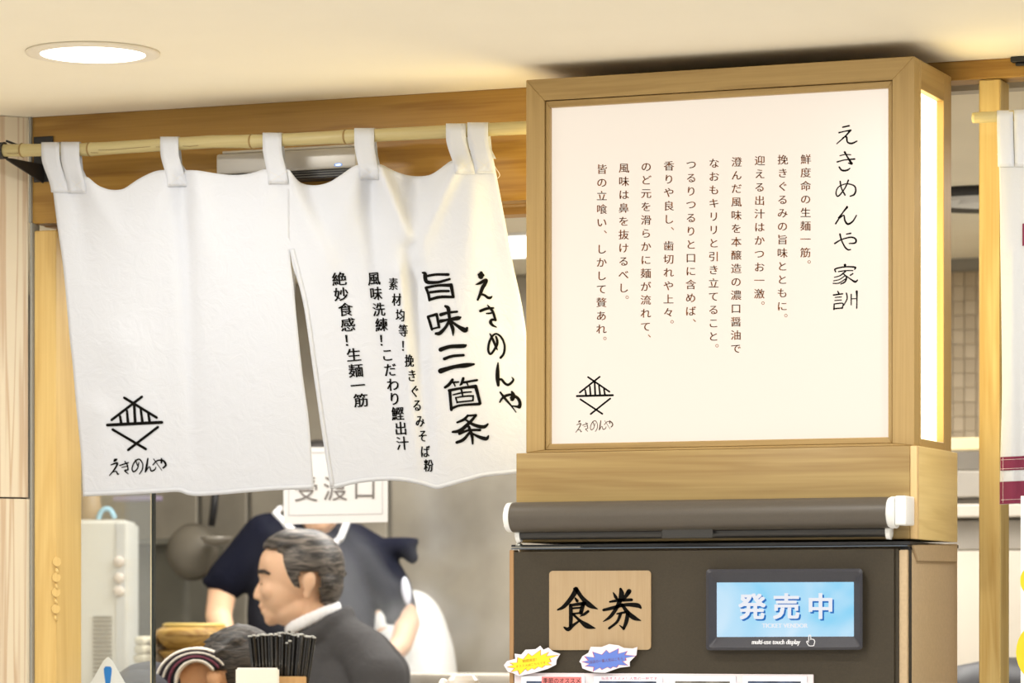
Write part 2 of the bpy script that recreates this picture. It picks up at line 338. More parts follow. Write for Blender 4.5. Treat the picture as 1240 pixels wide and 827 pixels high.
SCRIPT = [[(92, 608, 16), (100, 600, 26), (112, 594, 14)], [(65, 640, 10), (118, 625, 16), (95, 675, 14), (52, 728, 8)], [(80, 700, 8), (108, 695, 11), (120, 718, 13), (133, 712, 6)], [(138, 645, 11), (208, 622, 12)], [(180, 612, 10), (200, 640, 11), (207, 682, 12)], [(155, 662, 8), (205, 650, 8)], [(205, 682, 10), (180, 688, 13), (208, 715, 8)],
    [(268, 597, 8), (280, 630, 10), (290, 655, 8)], [(297, 620, 9), (285, 670, 11), (255, 697, 12), (240, 670, 11), (262, 615, 12), (300, 593, 12), (328, 630, 10), (325, 680, 11), (300, 717, 8)], [(372, 588, 12), (362, 650, 18), (352, 697, 14)], [(358, 690, 10), (385, 655, 8), (400, 690, 13), (430, 680, 11), (440, 655, 6)], [(415, 640, 10), (450, 605, 11), (500, 605, 16), (522, 640, 18), (500, 665, 14)], [(486, 588, 12), (485, 622, 16)], [(420, 590, 7), (490, 688, 6)]]

# ============================================================ THE SETTING
YB = 5.53                                     # face of the shop-front frame
wallu = Vector((math.sin(math.radians(40.5)), math.cos(math.radians(40.5)), 0)); W0 = P(36.5, CY, YB)
# ceiling over the concourse, kitchen ceiling, floor
bm = bmesh.new(); add_box(bm, -9, 6, -5, YB + .04, CEIL, CEIL + .06); struct(obj('ceiling', bm, M_CEIL))
bm = bmesh.new(); add_box(bm, -9, 3, YB + .04, 8.7, CEIL, CEIL + .06); struct(obj('ceiling', bm, M_KCEIL), 'cream kitchen ceiling behind the shop front')
bm = bmesh.new(); add_box(bm, -9, 6, -5, YB + .05, -.06, 0); struct(obj('floor', bm, M_FLOOR))
bm = bmesh.new(); add_box(bm, -9, 3, YB + .05, 8.7, -.06, 0); struct(obj('floor', bm, mat('kitchen_floor', c(226, 222, 212), .5, noise=.05, nscale=4)), 'pale kitchen floor behind the shop front')
YW = 8.54
M_KW = mat('kitchen_wall_panel', c(150, 145, 134), .55, 0, .28, 2.4, .05, 20, stretch=(1, 1, .5))
bm = bmesh.new(); add_box(bm, -9, 3, YW, YW + .1, 0, CEIL); kw = struct(obj('wall_back', bm, M_KW))
bm = bmesh.new(); add_box(bm, -7.3, -7.2, YB + .2, YW, 0, CEIL); struct(obj('wall_left', bm, M_KW), 'greige side wall of the kitchen')
bm = bmesh.new(); add_box(bm, 1.2, 1.3, YB + .2, YW, 0, CEIL); struct(obj('wall_right', bm, M_KW))
# tall steel panels on the kitchen wall, with upright seams
M_PAN = steel('steel_wall_panel', c(164, 157, 143), .5, .38, 2.8)
for i, (a, b_) in enumerate(((92, 240), (242, 300), (302, 470), (472, 660))):
    x0, x1 = X(a, YW - .02), X(b_, YW - .02)
    box('panel', x0 + .004, x1 - .004, YW - .02, YW - .002, .0, Z(300, 348, YW), M_PAN, kw, .003, 1)
# wall tiles seen between the lantern and the right post
M_TILE = mat('wall_tile', c(166, 150, 124), .6, 0, .15, 5)
M_TILE2 = mat('wall_tile_light', c(174, 158, 132), .6, 0, .12, 5)
zt = Z(1170, 312, YW)
for i in range(22):
    for j in range(12):
        x0 = X(1140, YW) + i * .03; z0 = zt - .035 - j * .036
        box('tile', x0 + .0006, x0 + .0294, YW - .005, YW - .0005, z0 - .0348 - .0006, z0, M_TILE if (i * 7 + j * 5) % 3 else M_TILE2, kw, .0012, 1)
# timber clad splayed wall at the far left: two boards, with a grey sealant bead
def splay(z0, z1, a0, a1, t, name, m, parent=None, out=.0):
    n = Vector((wallu.y, -wallu.x, 0)); bm = bmesh.new()
    p0 = W0 - wallu * a1 + n * out; p1 = W0 - wallu * a0 + n * out
    q0 = p0 - n * t; q1 = p1 - n * t
    add_hex(bm, [(p0.x, p0.y, z0), (p1.x, p1.y, z0), (q1.x, q1.y, z0), (q0.x, q0.y, z0), (p0.x, p0.y, z1), (p1.x, p1.y, z1), (q1.x, q1.y, z1), (q0.x, q0.y, z1)])
    bmesh.ops.recalc_face_normals(bm, faces=bm.faces[:]); return obj(name, bm, m, parent)
zj = Z(20, 603.5, YB)
wl = struct(splay(0, CEIL, .0, .9, .03, 'wall_left', mat('panel_core', c(90, 84, 76), .8), None, -.016))
splay(zj + .0015, CEIL - .001, .004, .9, .0155, 'panel', M_PINE, wl)
splay(0.002, zj - .0015, .001, .9, .0155, 'panel', M_PINE, wl)
M_SEAL = mat('sealant', c(150, 148, 140), .6)
bm = bmesh.new(); x0, x1 = X(34.0, YB), X(37.6, YB)
add_box(bm, X(35.5, YB - .004), X(39.5, YB), YB - .006, YB + .02, Z(37, 270, YB), CEIL)
add_box(bm, X(37.2, YB - .004), X(41.0, YB), YB - .006, YB + .02, 0, Z(37, 270, YB) - .001)
obj('sealant_bead', bm, M_SEAL, wl)
# header board, underside rails, corner post and right post of the timber shop front
XBL, XBR = X(637, 5.30), X(1107, 5.30)        # left and right faces of the lantern
zh0 = Z(620, 243, YB)
hdr = struct(box('trim_1', X(38, YB), XBR - .06, YB, YB + .045, zh0, CEIL, M_BEAM, None, .0015, 1), 'broad timber header board above the curtain')
box('soffit_rail', X(38, YB), XBR - .10, YB + .047, YB + .085, zh0 - .001, zh0 + .06, M_BEAM2, hdr)
box('soffit_rail', X(38, YB), XBR - .10, YB + .09, YB + .14, zh0 - .012, zh0 + .06, M_BEAM2, hdr)
yp = YX(X(67.5, YB), 99)
pst = struct(box('trim_2', X(41.0, YB), X(67.5, YB), YB, yp, 0, zh0 - .013, M_POST, None, .002, 1), 'pale timber corner post at the left edge of the opening')
rb = struct(box('trim_3', XBR - .058, X(1700, YB), YB, YB + .055, Z(1200, 95, YB), CEIL, M_BEAM, None, .0015, 1), 'slim timber beam running right from the lantern')
box('ceiling_rail', XBR - .05, X(1700, YB), YB + .12, YB + .16, CEIL - .03, CEIL - .002, mat('grey_rail', c(190, 180, 160), .6), rb)
yq = YX(X(1211.5, YB), 1218.5)
struct(box('trim_4', X(1185, YB), X(1211.5, YB), YB + .001, yq + .02, 0, Z(1200, 95, YB) - .001, M_POSTR, None, .002, 1), 'golden timber post to the right of the lantern')
# carved plugs down the edge of the corner post
for i, (px, py) in enumerate(((68.5, 680), (68, 699), (67.5, 717), (67.2, 737))):
    bm = bmesh.new(); ctr = P(px, py, YB - .001)
    nrm = Vector((.65, -.76, 0)); t = Vector((.76, .65, 0))
    pts = []
    for k in range(20):
        a = 2 * math.pi * k / 20; pts.append(ctr + t * math.cos(a) * .0075 + UV * math.sin(a) * .0085)
    extrude_poly(bm, [p + nrm * .004 for p in pts], -nrm * .012)
    obj('carved_plug', bm, M_POST, pst)
    bm = bmesh.new(); a = P(px - 1, py + 8, YB - .002); b_ = P(px + 2.5, py + 15, YB - .002)
    tube(bm, [a, (a + b_) / 2 + Vector((0, -.002, 0)), b_], [.002, .003, .0012], 8); obj('carved_twist', bm, M_POST, pst, True)

# ============================================================ LANTERN SIGN
Y0 = 5.30; YBK = YX(XBR, 1152)
zt_, zb_ = Z(1107, 68, Y0), Z(1107, 539.5, 5.284) + .0006
lan = thing('lantern_sign', 'large glowing wooden box sign covered in columns of brushed script', 'sign', ((XBL + XBR) / 2, (Y0 + YBK) / 2, zb_))
M_LIT = mat('lit_acrylic', (.22, .20, .18, 1), .28, emit=(1.0, .875, .735, 1), estr=.86, coat=.0)
M_LITS = mat('lit_acrylic_side', (.4, .38, .3, 1), .3, emit=(1.0, .80, .38, 1), estr=6.5)
def rail_quad(o_a, o_b, i_b, i_a, d, name, m):
    """mitred rail: outer edge a->b, inner edge a->b on the front plane, depth vector d"""
    bm = bmesh.new(); extrude_poly(bm, [o_a, o_b, i_b, i_a], d); bmesh.ops.bevel(bm, geom=bm.edges[:], offset=.0009, segments=1, affect='EDGES'); return obj(name, bm, m, lan)
def ring_frame(x0, x1, z0, z1, wl_, wr_, wt_, wb_, Yf, dep, mv, mh, name):
    o = [Vector((x0, Yf, z0)), Vector((x1, Yf, z0)), Vector((x1, Yf, z1)), Vector((x0, Yf, z1))]
    i = [Vector((x0 + wl_, Yf, z0 + wb_)), Vector((x1 - wr_, Yf, z0 + wb_)), Vector((x1 - wr_, Yf, z1 - wt_)), Vector((x0 + wl_, Yf, z1 - wt_))]
    d = Vector((0, dep, 0)); g = .0003
    for a, b_, m in ((0, 1, mh), (1, 2, mv), (2, 3, mh), (3, 0, mv)): rail_quad(o[a], o[b_], i[b_], i[a], d, name, m)
mm = (XBR - XBL) / 470
ring_frame(XBL, XBR, zb_, zt_, 23 * mm, 25.5 * mm, 25 * mm, 3 * mm, Y0, .03, M_BOXV, M_BOXH, 'frame_rail')
ring_frame(XBL + 23.6 * mm, XBR - 26.1 * mm, zb_ + 3.4 * mm, zt_ - 25.8 * mm, 5 * mm, 5 * mm, 7.5 * mm, 7 * mm, Y0 + .004, .026, M_BOXV, M_BOXH, 'inner_rail')
box('light_panel', XBL + 26 * mm, XBR - 28 * mm, Y0 + .014, Y0 + .020, zb_ + 7 * mm, zt_ - 30 * mm, M_LIT, lan)
# side faces (right one seen, left one lights the header board)
def side(xf, s):
    yb = YBK; wy = .017 if s > 0 else .02
    y_f = Y0 + .0305
    def yz(y0, y1, z0, z1, t0, t1, nm, m): return box(nm, xf - s * t0, xf - s * t1, y0, y1, z0, z1, m, lan, .0009, 1)
    yp0 = YX(XBR, 1115.5); yp1 = YX(XBR, 1143)
    ztp = Z(1116, 108, yp0) if s > 0 else zt_ - 25 * mm
    ztp = XPz(1116, 108)
    zbp = XPz(1116, 531)
    yz(y_f, yp0, zb_, zt_, 0, .02, 'side_stile', M_BOXV)
    yz(yp1, yb, zb_, zt_, 0, .02, 'side_stile', M_BOXV)
    yz(yp0, yp1, ztp, zt_, 0, .02, 'side_rail', M_BOXY)
    yz(yp0, yp1, zb_, zbp, 0, .02, 'side_rail', M_BOXY)
    yz(yp0 - .002, yp1 + .002, zbp - .004, ztp + .004, .012, .017, 'side_light_panel', M_LITS)
def XPz(px, py):
    d = ray(px, py); t = XBR / d.x; return CAM.z + d.z * t
side(XBR, 1); side(XBL, -1)
box('lantern_top', XBL + .021, XBR - .021, Y0 + .031, YBK - .001, zt_ - .012, zt_ - .001, M_BOXH, lan)
box('lantern_back', XBL + .021, XBR - .021, YBK - .008, YBK - .001, zb_ + .001, zt_ - .013, M_BOXH, lan)
# lettering of the lantern
YT = Y0 + .0136
def onp(px, py): return P(px, py, YT)
cols = [(975.5, 193, '鮮度命の生麺一筋'), (947.6, 193.5, '挽きぐるみの旨味とともに'), (919.8, 194.5, '迎える出汁はかつお一激'), (891.7, 196.2, '澄んだ風味を本醸造の濃口醤油で'),
        (864.4, 197.8, 'なおもキリリと引き立てること'), (836.8, 199.4, 'つるりつるりと口に含めば'), (809.8, 201, '香りや良し、歯切れや上々'), (782.3, 202, 'のど元を滑らかに麺が流れて'), (755.3, 203.6, '風味は鼻を抜けるべし'), (728.6, 205, '皆の立喰い、しかして贅あれ')]
ends = '。。。 。、。、。。'
M_GLOWINK = mat('brown_glow_ink', c(138, 80, 28), .8)  # brown paints the panel's glow bleeding through the lettering
for (x, y, t), e in zip(cols, ends):
    fl = Flat()
    for i, ch in enumerate(t + e):
        yy = y + i * 16.13
        dx = -.9 * (i / 14)
        if ch in '。、': fl.char(ch, x + 8.5 + dx, yy - 8.5, 13, 13)
        else:
            for q_ in (-.22, .22): fl.char(ch, x + dx + q_, yy, 13.2, 12.6)
    fl.build('text_column', onp, M_GLOWINK, lan)
H_ = TF(1000, 145, 6.893); K_ = TF(1000, 260, 6.893)
for tf, ss in ((H_, [[(142, 62, 12), (195, 50, 12)], [(110, 108, 12), (155, 97, 9), (208, 88, 14)], [(205, 90, 14), (165, 135, 11), (92, 200, 8)], [(140, 152, 8), (172, 142, 13), (180, 185, 12), (215, 198, 14), (260, 178, 10)],
                     [(118, 300, 8), (160, 290, 8), (208, 292, 8)], [(95, 352, 12), (160, 335, 9), (240, 328, 13)], [(158, 270, 16), (180, 310, 12), (215, 365, 20)], [(190, 362, 10), (215, 370, 12)], [(112, 395, 12), (135, 422, 14), (175, 422, 14), (202, 405, 8)],
                     [(120, 515, 12), (130, 570, 10), (160, 628, 12)], [(188, 505, 12), (160, 570, 10), (105, 638, 11), (85, 612, 10), (105, 562, 9), (170, 535, 9), (235, 550, 11), (250, 590, 13), (235, 625, 13), (203, 638, 10)],
                     [(178, 730, 16), (150, 765, 10), (105, 818, 9)]]),
               (K_, [[(178, -68, 12), (140, -15, 10), (82, 75, 12)], [(118, 28, 8), (150, 5, 11), (160, 50, 13), (185, 78, 16), (225, 55, 12), (256, 5, 9)],
                     [(75, 240, 13), (130, 208, 10), (210, 188, 12), (250, 205, 13), (245, 235, 13), (195, 240, 9)], [(172, 162, 9), (208, 155, 12)], [(118, 162, 14), (132, 215, 11), (160, 270, 12), (185, 292, 12), (208, 290, 8)],
                     [(160, 420, 20), (160, 436, 10)], [(82, 475, 11), (80, 452, 12), (160, 435, 11), (244, 438, 13), (240, 455, 10)], [(105, 475, 9), (165, 467, 9), (225, 466, 9)], [(165, 472, 11), (120, 508, 9), (72, 522, 8)], [(140, 488, 9), (172, 520, 12), (160, 560, 12), (125, 578, 9)], [(158, 510, 8), (115, 540, 8), (65, 552, 8)], [(165, 535, 8), (110, 570, 9), (62, 573, 9)], [(205, 505, 11), (225, 492, 11)], [(170, 510, 8), (210, 540, 11), (245, 560, 16), (265, 545, 9)],
                     [(100, 640, 10), (108, 655, 12)], [(65, 670, 12), (140, 660, 11)], [(78, 690, 8), (130, 686, 8)], [(75, 716, 8), (130, 712, 8)], [(70, 745, 10), (68, 790, 12)], [(70, 745, 9), (142, 740, 10), (135, 782, 10)], [(68, 785, 11), (140, 778, 11)], [(172, 655, 11), (178, 700, 10), (150, 755, 8)], [(212, 665, 10), (212, 752, 9)], [(258, 640, 17), (260, 700, 10), (258, 780, 10)], [(212, 702, 7), (260, 700, 8)]])):
    for part_ in ((ss,) if tf is H_ else (ss[:5], ss[5:])):
        fl = Flat()
        for st in part_: fl.stroke(st, tf, 1.15)
        fl.build('title_column', onp, INK, lan)
fl = Flat(); L_ = TF(690, 450, 10.33, ax=.99, bx=55, ay=1.06, by=-14, sh=.03)
for st in LOGO: fl.stroke(st, L_)
fl.build('logo', onp, INK, lan)
fl = Flat(); L2 = TF(690, 450, 10.33, ax=.99, bx=20, ay=1.1, by=-38)
for st in SCRIPT: fl.stroke(st, L2, .8)
fl.build('logo_lettering', onp, mat('logo_script_ink', c(70, 45, 22), .8), lan)

# ============================================================ TICKET MACHINE AND ITS TIMBER HOUSING
YH = 5.284; XHL, XHR = X(625, YH), X(1110.5, YH); YHB = YB - .002
zh_t, zh_b = Z(1110, 539.5, YH), Z(1110, 652.5, YH)
hou = thing('sign_plinth', 'pale timber box plinth between the glowing sign and the ticket machine', 'plinth', ((XHL + XHR) / 2, (YH + YHB) / 2, zh_b))
box('front_board', XHL, XHR - .0115, YH, YH + .012, zh_b, zh_t, M_HEAD, hou, .0012, 2)
box('corner_highlight', XHR - .0112, XHR, YH, YH + .012, zh_b, zh_t, wood('highlight_wood', c(228, 196, 140), c(205, 168, 112), 'Z', rings=.1), hou, .0015, 2)  # pale strip paints the highlight down the plinth corner
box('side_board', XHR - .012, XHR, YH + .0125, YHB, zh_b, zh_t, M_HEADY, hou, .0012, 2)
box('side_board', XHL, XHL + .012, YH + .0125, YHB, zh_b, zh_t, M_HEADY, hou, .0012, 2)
box('top_board', XHL + .0125, XHR - .0125, YH + .0125, YHB, zh_t - .012, zh_t - .001, M_HEAD, hou)
box('bottom_board', XHL + .0125, XHR - .0125, YH + .0125, YHB, zh_b, zh_b + .012, M_HEAD, hou)

M_BROWN = mat('brown_steel_door', c(58, 50, 36), .6, .15, .10, 300, .12, 900)
M_TAN = mat('tan_steel', c(186, 162, 128), .5, .15, .06, 200, .1, 900)
M_TAND = mat('tan_steel_edge', c(170, 132, 90), .45, .1)
XMR = X(1103, 5.28); YMB = YX(XMR, 1160); YMF = 5.262; XML = X(617, YMF)
zm_t = Z(1103, 660, 5.28)
mac = thing('ticket_machine', 'brown steel meal ticket vending machine standing under the timber plinth', 'ticket machine', ((XML + XMR) / 2, (YMF + YMB) / 2, 0))
box('body', XML + .004, XMR, 5.290, YMB, 0.02, zm_t - .0, M_TAN, mac, .004, 2)
YD1 = YX(X(1087, YMF), 1100)
dtop = Z(860, 666.5, YMF)
XD = X(1087, YMF)
bm = bmesh.new(); add_box(bm, X(622.5, YMF), XD, YMF, 5.2835, .12, dtop)
es = [e for e in bm.edges if abs(e.verts[0].co.x - XD) < 1e-5 and abs(e.verts[1].co.x - XD) < 1e-5 and abs(e.verts[0].co.y - YMF) < 1e-5 and abs(e.verts[1].co.y - YMF) < 1e-5]
bmesh.ops.bevel(bm, geom=es, offset=.006, segments=4, affect='EDGES'); bmesh.ops.recalc_face_normals(bm, faces=bm.faces[:])
door = smooth_angle(obj('door', bm, M_BROWN, mac))
box('door_edge', X(617, YMF), X(622.2, YMF), YMF - .001, 5.2835, .12, dtop + .003, M_TAND, door, .001, 1)
box('door_gap', XD, XMR - .0012, 5.2762, 5.2895, .12, zm_t - .001, BLACK, mac)
box('door_edge', XD + .0005, X(1099.5, 5.27), YMF + .005, 5.2760, .12, dtop - .001, M_TAN, door, .002, 2)
box('top_gap_shade', XML, XMR + .001, YMF + .008, YMB, zm_t + .0005, zm_t + .0055, BLACK, mac)  # black slab paints the shade in the gap over the machine
box('top_strip', X(619, YMF), X(1099, YMF), YMF - .001, YMF + .02, dtop + .0042, dtop + .0056, mat('bright_edge', c(130, 140, 150), .15, 1), mac)
box('hinge_plate', X(620, YMF), X(704, YMF), YMF - .004, YMF + .015, dtop + .0058, dtop + .0085, mat('zinc', c(150, 150, 145), .35, .9), mac, .001, 1)
bm = bmesh.new(); lathe(bm, [(.0001, 0), (.006, 0), (.0055, .004), (.003, .006)], (X(627, YMF), YMF + .005, dtop + .0086), 14); obj('hinge_bolt', bm, mat('zinc_bolt', c(165, 165, 160), .35, .9), mac, True)
# side cap trim: slanted moulding over the body top
def onx(px, py, x): d = ray(px, py); return CAM + d * (x / d.x)
bm = bmesh.new(); xs = XMR + .0035
extrude_poly(bm, [onx(1106, 660, xs), onx(1112, 679.5, xs), onx(1159.5, 680.5, xs), onx(1159.5, 658.5, xs)], Vector((-.004, 0, 0)))
bmesh.ops.bevel(bm, geom=bm.edges[:], offset=.001, segments=2, affect='EDGES'); obj('side_cap', bm, M_TAN, mac)
# wooden name plate
bm = bmesh.new(); YPL = YMF - .0035
extrude_poly(bm, [P(x, y - .004 * (x - 726), YPL) for x, y in rrect(665, 691, 788, 787, 4.5)], (0, .0033, 0))
plate = obj('name_plate', bm, wood('plate_wood', c(184, 160, 126), c(166, 138, 100), 'Z', rings=.1, scale=3), mac); plate['label'] = 'bamboo plate with two bold brushed characters'
fl = Flat()
for tf, ss in BRUSH_TICKET:
    for st in ss: fl.stroke(st, tf, 1.38)
fl.build('lettering', lambda x, y: P(x, y, YPL - .0004), INK, plate)
# touch display
YS = YMF - .022
zs = lambda px, py, Y: P(px, py, Y)
bm = bmesh.new()
outer = [(x, y - .004 * (x - 950)) for x, y in rrect(855, 689, 1044.5, 787, 4)]
o2 = [(x, y - .004 * (x - 950)) for x, y in rrect(858, 692, 1041.5, 784, 4)]
inn = [(x, y - .004 * (x - 950)) for x, y in rrect(868, 705, 1034, 771, .6)]
ringsv = []
for pts, Y in ((outer, YMF - .0006), (outer, YS + .003), (o2, YS), (inn, YS + .009)):
    ringsv.append([bm.verts.new(P(x, y, Y)) for x, y in pts])
for a, b_ in zip(ringsv, ringsv[1:]):
    n = len(a)
    for k in range(n): bm.faces.new((a[k], a[(k + 1) % n], b_[(k + 1) % n], b_[k]))
bmesh.ops.recalc_face_normals(bm, faces=bm.faces[:])
disp = obj('display_bezel', bm, mat('display_bezel', c(52, 52, 60), .45, 0, .1, 500), mac)
m, nt, b = newmat('lit_screen')
tc = nd(nt, 'ShaderNodeTexCoord'); n1 = nd(nt, 'ShaderNodeTexNoise'); n1.inputs['Scale'].default_value = 7; n1.inputs['Detail'].default_value = 2; n1.inputs['Distortion'].default_value = 1.0
nt.links.new(tc.outputs['Object'], n1.inputs['Vector']); rr = nd(nt, 'ShaderNodeValToRGB'); rr.color_ramp.elements[0].position = .35; rr.color_ramp.elements[1].position = .7
rr.color_ramp.elements[0].color = c(128, 208, 244); rr.color_ramp.elements[1].color = c(205, 232, 250)
nt.links.new(n1.outputs['Fac'], rr.inputs[0]); nt.links.new(rr.outputs[0], b.inputs['Emission Color']); b.inputs['Emission Strength'].default_value = 1.12
b.inputs['Base Color'].default_value = (.01, .01, .012, 1); b.inputs['Roughness'].default_value = .25
bm = bmesh.new(); extrude_poly(bm, [P(x, y - .004 * (x - 950), YS + .0092) for x, y in ((868, 705), (1034, 705), (1034, 771), (868, 771))], (0, .004, 0)); scr = obj('screen', bm, m, disp)
M_SW = mat('screen_white', (.02, .02, .02, 1), .4, emit=c(246, 248, 255), estr=1.0)
M_SB = mat('screen_blue', (.01, .01, .02, 1), .4, emit=c(36, 120, 205), estr=.9)
fl = Flat(); fs = Flat()
for ch, x in (('発', 910), ('売', 951.5), ('中', 993)):
    for dx in (-1.0, -.35, .35, 1.0):
        for dy in (-.75, 0, .75): fl.char(ch, x + dx, 734.5 + dy - .004 * (x - 950), 33, 32.5); fs.char(ch, x + 2 + dx, 736.5 + dy - .004 * (x - 950), 33, 32.5)
fs.build('lettering', lambda x, y: P(x, y, YS + .0088), M_SB, disp)
for dx in (-.3, .3): fl.line('TICKET VENDOR', 950.5 + dx, 757.6, 55, 7.5)
fl.build('lettering', lambda x, y: P(x, y, YS + .0084), M_SW, disp)
fl = Flat()
for dx in (-.25, .25): fl.line('multi-use touch display', 939.5 + dx, 777.3, 58, 8.2, it=.12)
hd = TF(970, 765, 8)   # pointing hand
for st in ([(75, 90, 6), (75, 40, 6), (85, 32, 6), (94, 42, 6), (94, 78, 6)], [(94, 72, 6), (112, 72, 6), (128, 80, 6), (132, 100, 6), (126, 122, 6), (120, 135, 6), (78, 135, 6), (62, 112, 6), (54, 98, 7), (62, 90, 6), (75, 102, 6)]): fl.stroke(st, hd, 1.15)
fl.build('lettering', lambda x, y: P(x, y, YS + .0015 - .0001) if False else P(x, y, YS + .009 * max(0, min(1, (784 - y) / 13)) - .0009), mat('bezel_print', c(225, 225, 230), .6), disp)
# button panel with menu cards
YK = YMF - .004
zk = Z(800, 815.5, YK)
M_KEY = mat('panel_white', c(238, 226, 232), .4)
pan = box('button_panel', X(622.5, YK), X(985, YK), YK, YMF - .0003, zk - .24, zk, M_KEY, mac, .0015, 2)
M_CARD = mat('card_white', c(236, 240, 248), .35)
for i, (a, b_) in enumerate(((632, 709), (720, 803), (812, 892), (900, 978))):
    cz = Z((a + b_) / 2, 818.6, YK); bz = cz - .085
    cd_ = box('menu_button', X(a, YK), X(b_, YK), YK - .005, YK - .0003, bz, cz, M_CARD, pan, .0015, 2)
    box('menu_picture', X(a + 7, YK), X(b_ - 7, YK), YK - .0056, YK - .0051, bz + .012, Z((a + b_) / 2, 824.8, YK), mat('menu_picture', (.05, .07, .13, 1) if i != 2 else (.16, .15, .14, 1), .4, 0, .9, 40), pan)
for st_, x0, x1, y0, y1 in (('季節のオススメ', 656, 704, 819.5, 829.5),):
    t = box('price_tag', X(x0, YK - .006), X(x1, YK - .006), YK - .0066, YK - .0058, Z(680, y1, YK - .006), Z(680, y0, YK - .006), mat('tag_red', c(222, 128, 128), .6), pan)
    fl = Flat(); fl.line(st_, 680, 824.6, 45, 7.2, off=0); fl.build('lettering', lambda x, y: P(x, y, YK - .0068), INK, pan)
fl = Flat(); fl.line('当店オススメ！人気の一杯です', 762, 821.6, 68, 4.2); fl.build('lettering', lambda x, y: P(x, y, YK - .0054), mat('magenta_ink', c(190, 70, 120), .7), pan)
# star burst pop cards
def burst(pts_out, pts_in, colr, edge, tx, label, Yc, rot, inkc):
    bm = bmesh.new(); s = TF(605, 770, 6.89)
    extrude_poly(bm, [P(*s(x, y), Yc) for x, y in pts_out], (0, .0012, 0))
    o = tag(obj('burst_card', bm, mat('card_paper', c(235, 230, 238), .6)), label, 'pop card', 'burst cards stuck over the button panel')
    cx = sum(p[0] for p in pts_in) / len(pts_in); cy = sum(p[1] for p in pts_in) / len(pts_in)
    for nm, k, dy, cc in (('burst_edge', 1.06, .0003, edge), ('burst_print', 1.0, .0006, colr)):
        bm = bmesh.new(); f = [bm.verts.new(P(*s(cx + (x - cx) * k, cy + (y - cy) * k), Yc - dy)) for x, y in pts_in]; ce = bm.verts.new(P(*s(cx, cy), Yc - dy))
        for i in range(len(f)): bm.faces.new((f[i], f[(i + 1) % len(f)], ce))
        obj(nm, bm, mat(nm, cc, .5), o)
    fl = Flat()
    for t, x, y, w_, h in tx: fl.line(t, *s(x, y), w_ / 6.89, h / 6.89, rot=rot, off=.0)
    fl.build('lettering', lambda x, y: P(x, y, Yc - .0009), mat('burst_ink', inkc, .7), o)
YC = YPL - .008
burst([(35, 245), (60, 210), (130, 190), (125, 148), (180, 155), (215, 115), (300, 110), (338, 82), (365, 115), (405, 97), (445, 130), (505, 150), (475, 200), (470, 240), (400, 275), (300, 305), (160, 335), (110, 310), (70, 300), (50, 270)],
      [(70, 258), (120, 242), (90, 225), (150, 222), (155, 180), (200, 195), (240, 148), (270, 170), (340, 120), (340, 165), (405, 138), (385, 170), (485, 162), (410, 190), (425, 215), (395, 225), (430, 243), (375, 245), (350, 265), (320, 255), (290, 278), (270, 268), (235, 290), (215, 272), (170, 320), (155, 285), (100, 298), (130, 268)],
      c(248, 228, 40), c(205, 120, 90), [('期間限定！', 250, 205, 120, 26), ('オススメはこちらです', 260, 240, 250, 24)], 'yellow starburst paper card stuck beside the wooden name plate', YC, 8, c(190, 110, 30))
burst([(665, 215), (690, 170), (740, 140), (760, 90), (850, 92), (915, 68), (990, 78), (1035, 100), (1110, 105), (1148, 92), (1140, 160), (1085, 215), (1085, 255), (1000, 265), (930, 290), (880, 308), (790, 305), (740, 290), (690, 270), (680, 230)],
      [(695, 215), (745, 205), (715, 172), (795, 180), (780, 135), (855, 158), (890, 120), (915, 145), (990, 108), (985, 150), (1060, 130), (1040, 160), (1130, 168), (1045, 185), (1050, 205), (1020, 212), (1065, 245), (990, 240), (975, 262), (945, 255), (925, 270), (900, 258), (855, 280), (840, 262), (785, 292), (790, 258), (720, 250), (755, 232)],
      c(98, 128, 215), c(190, 80, 130), [('当店の一番人気はこちら', 890, 205, 280, 30)], 'blue starburst paper card overlapping the lower edge of the name plate', YC, 6, c(120, 80, 110))

# ============================================================ ROLLER BLIND
YR = YH - .033; rr_ = 18.6 * .0013
za = P(622, 626.5, YR); zb2 = P(1077, 620.5, YR)
bl = thing('roller_blind', 'rolled up charcoal roller blind mounted on the timber plinth', 'blind', (za + zb2) / 2 - Vector((0, -.03, .03)))
M_ROLL = mat('blind_cloth', c(82, 75, 66), .4, 0, .05, 400, .1, 900)
bm = bmesh.new(); tube(bm, [za + (zb2 - za) * k / 6 for k in range(7)], rr_, 40); smooth_angle(obj('cloth_roll', bm, M_ROLL, bl), 50)
ax = (zb2 - za).normalized()
bm = bmesh.new(); tube(bm, [za - ax * .011, za - ax * .009, za - ax * .002, za], [rr_ * .8, rr_ * .97, rr_ * .99, rr_ * .95], 32); smooth_angle(obj('end_cap', bm, WHITE, bl), 50)
bm = bmesh.new(); tube(bm, [zb2, zb2 + ax * .004, zb2 + ax * .012, zb2 + ax * .013], [rr_ * .95, rr_ * 1.02, rr_ * 1.02, rr_ * .9], 32); smooth_angle(obj('end_cap', bm, WHITE, bl), 50)
bx0 = zb2 + ax * .0132
box('bracket', bx0.x, bx0.x + .018, YR - .018, YH - .0005, zb2.z - .020, zb2.z + .025, WHITE, bl, .0025, 3)
lx = za - ax * .0112
box('bracket', lx.x - .004, lx.x, YR - .006, YH - .0005, za.z - .016, za.z + .016, WHITE, bl, .0015, 2)
bm = bmesh.new(); ya = P(632, 646.5, YR + .012); yb_ = P(1073, 642.5, YR + .012)
tube(bm, [ya, yb_], .0095, 24); smooth_angle(obj('bottom_bar', bm, mat('bar_black', c(44, 42, 40), .35), bl), 50)
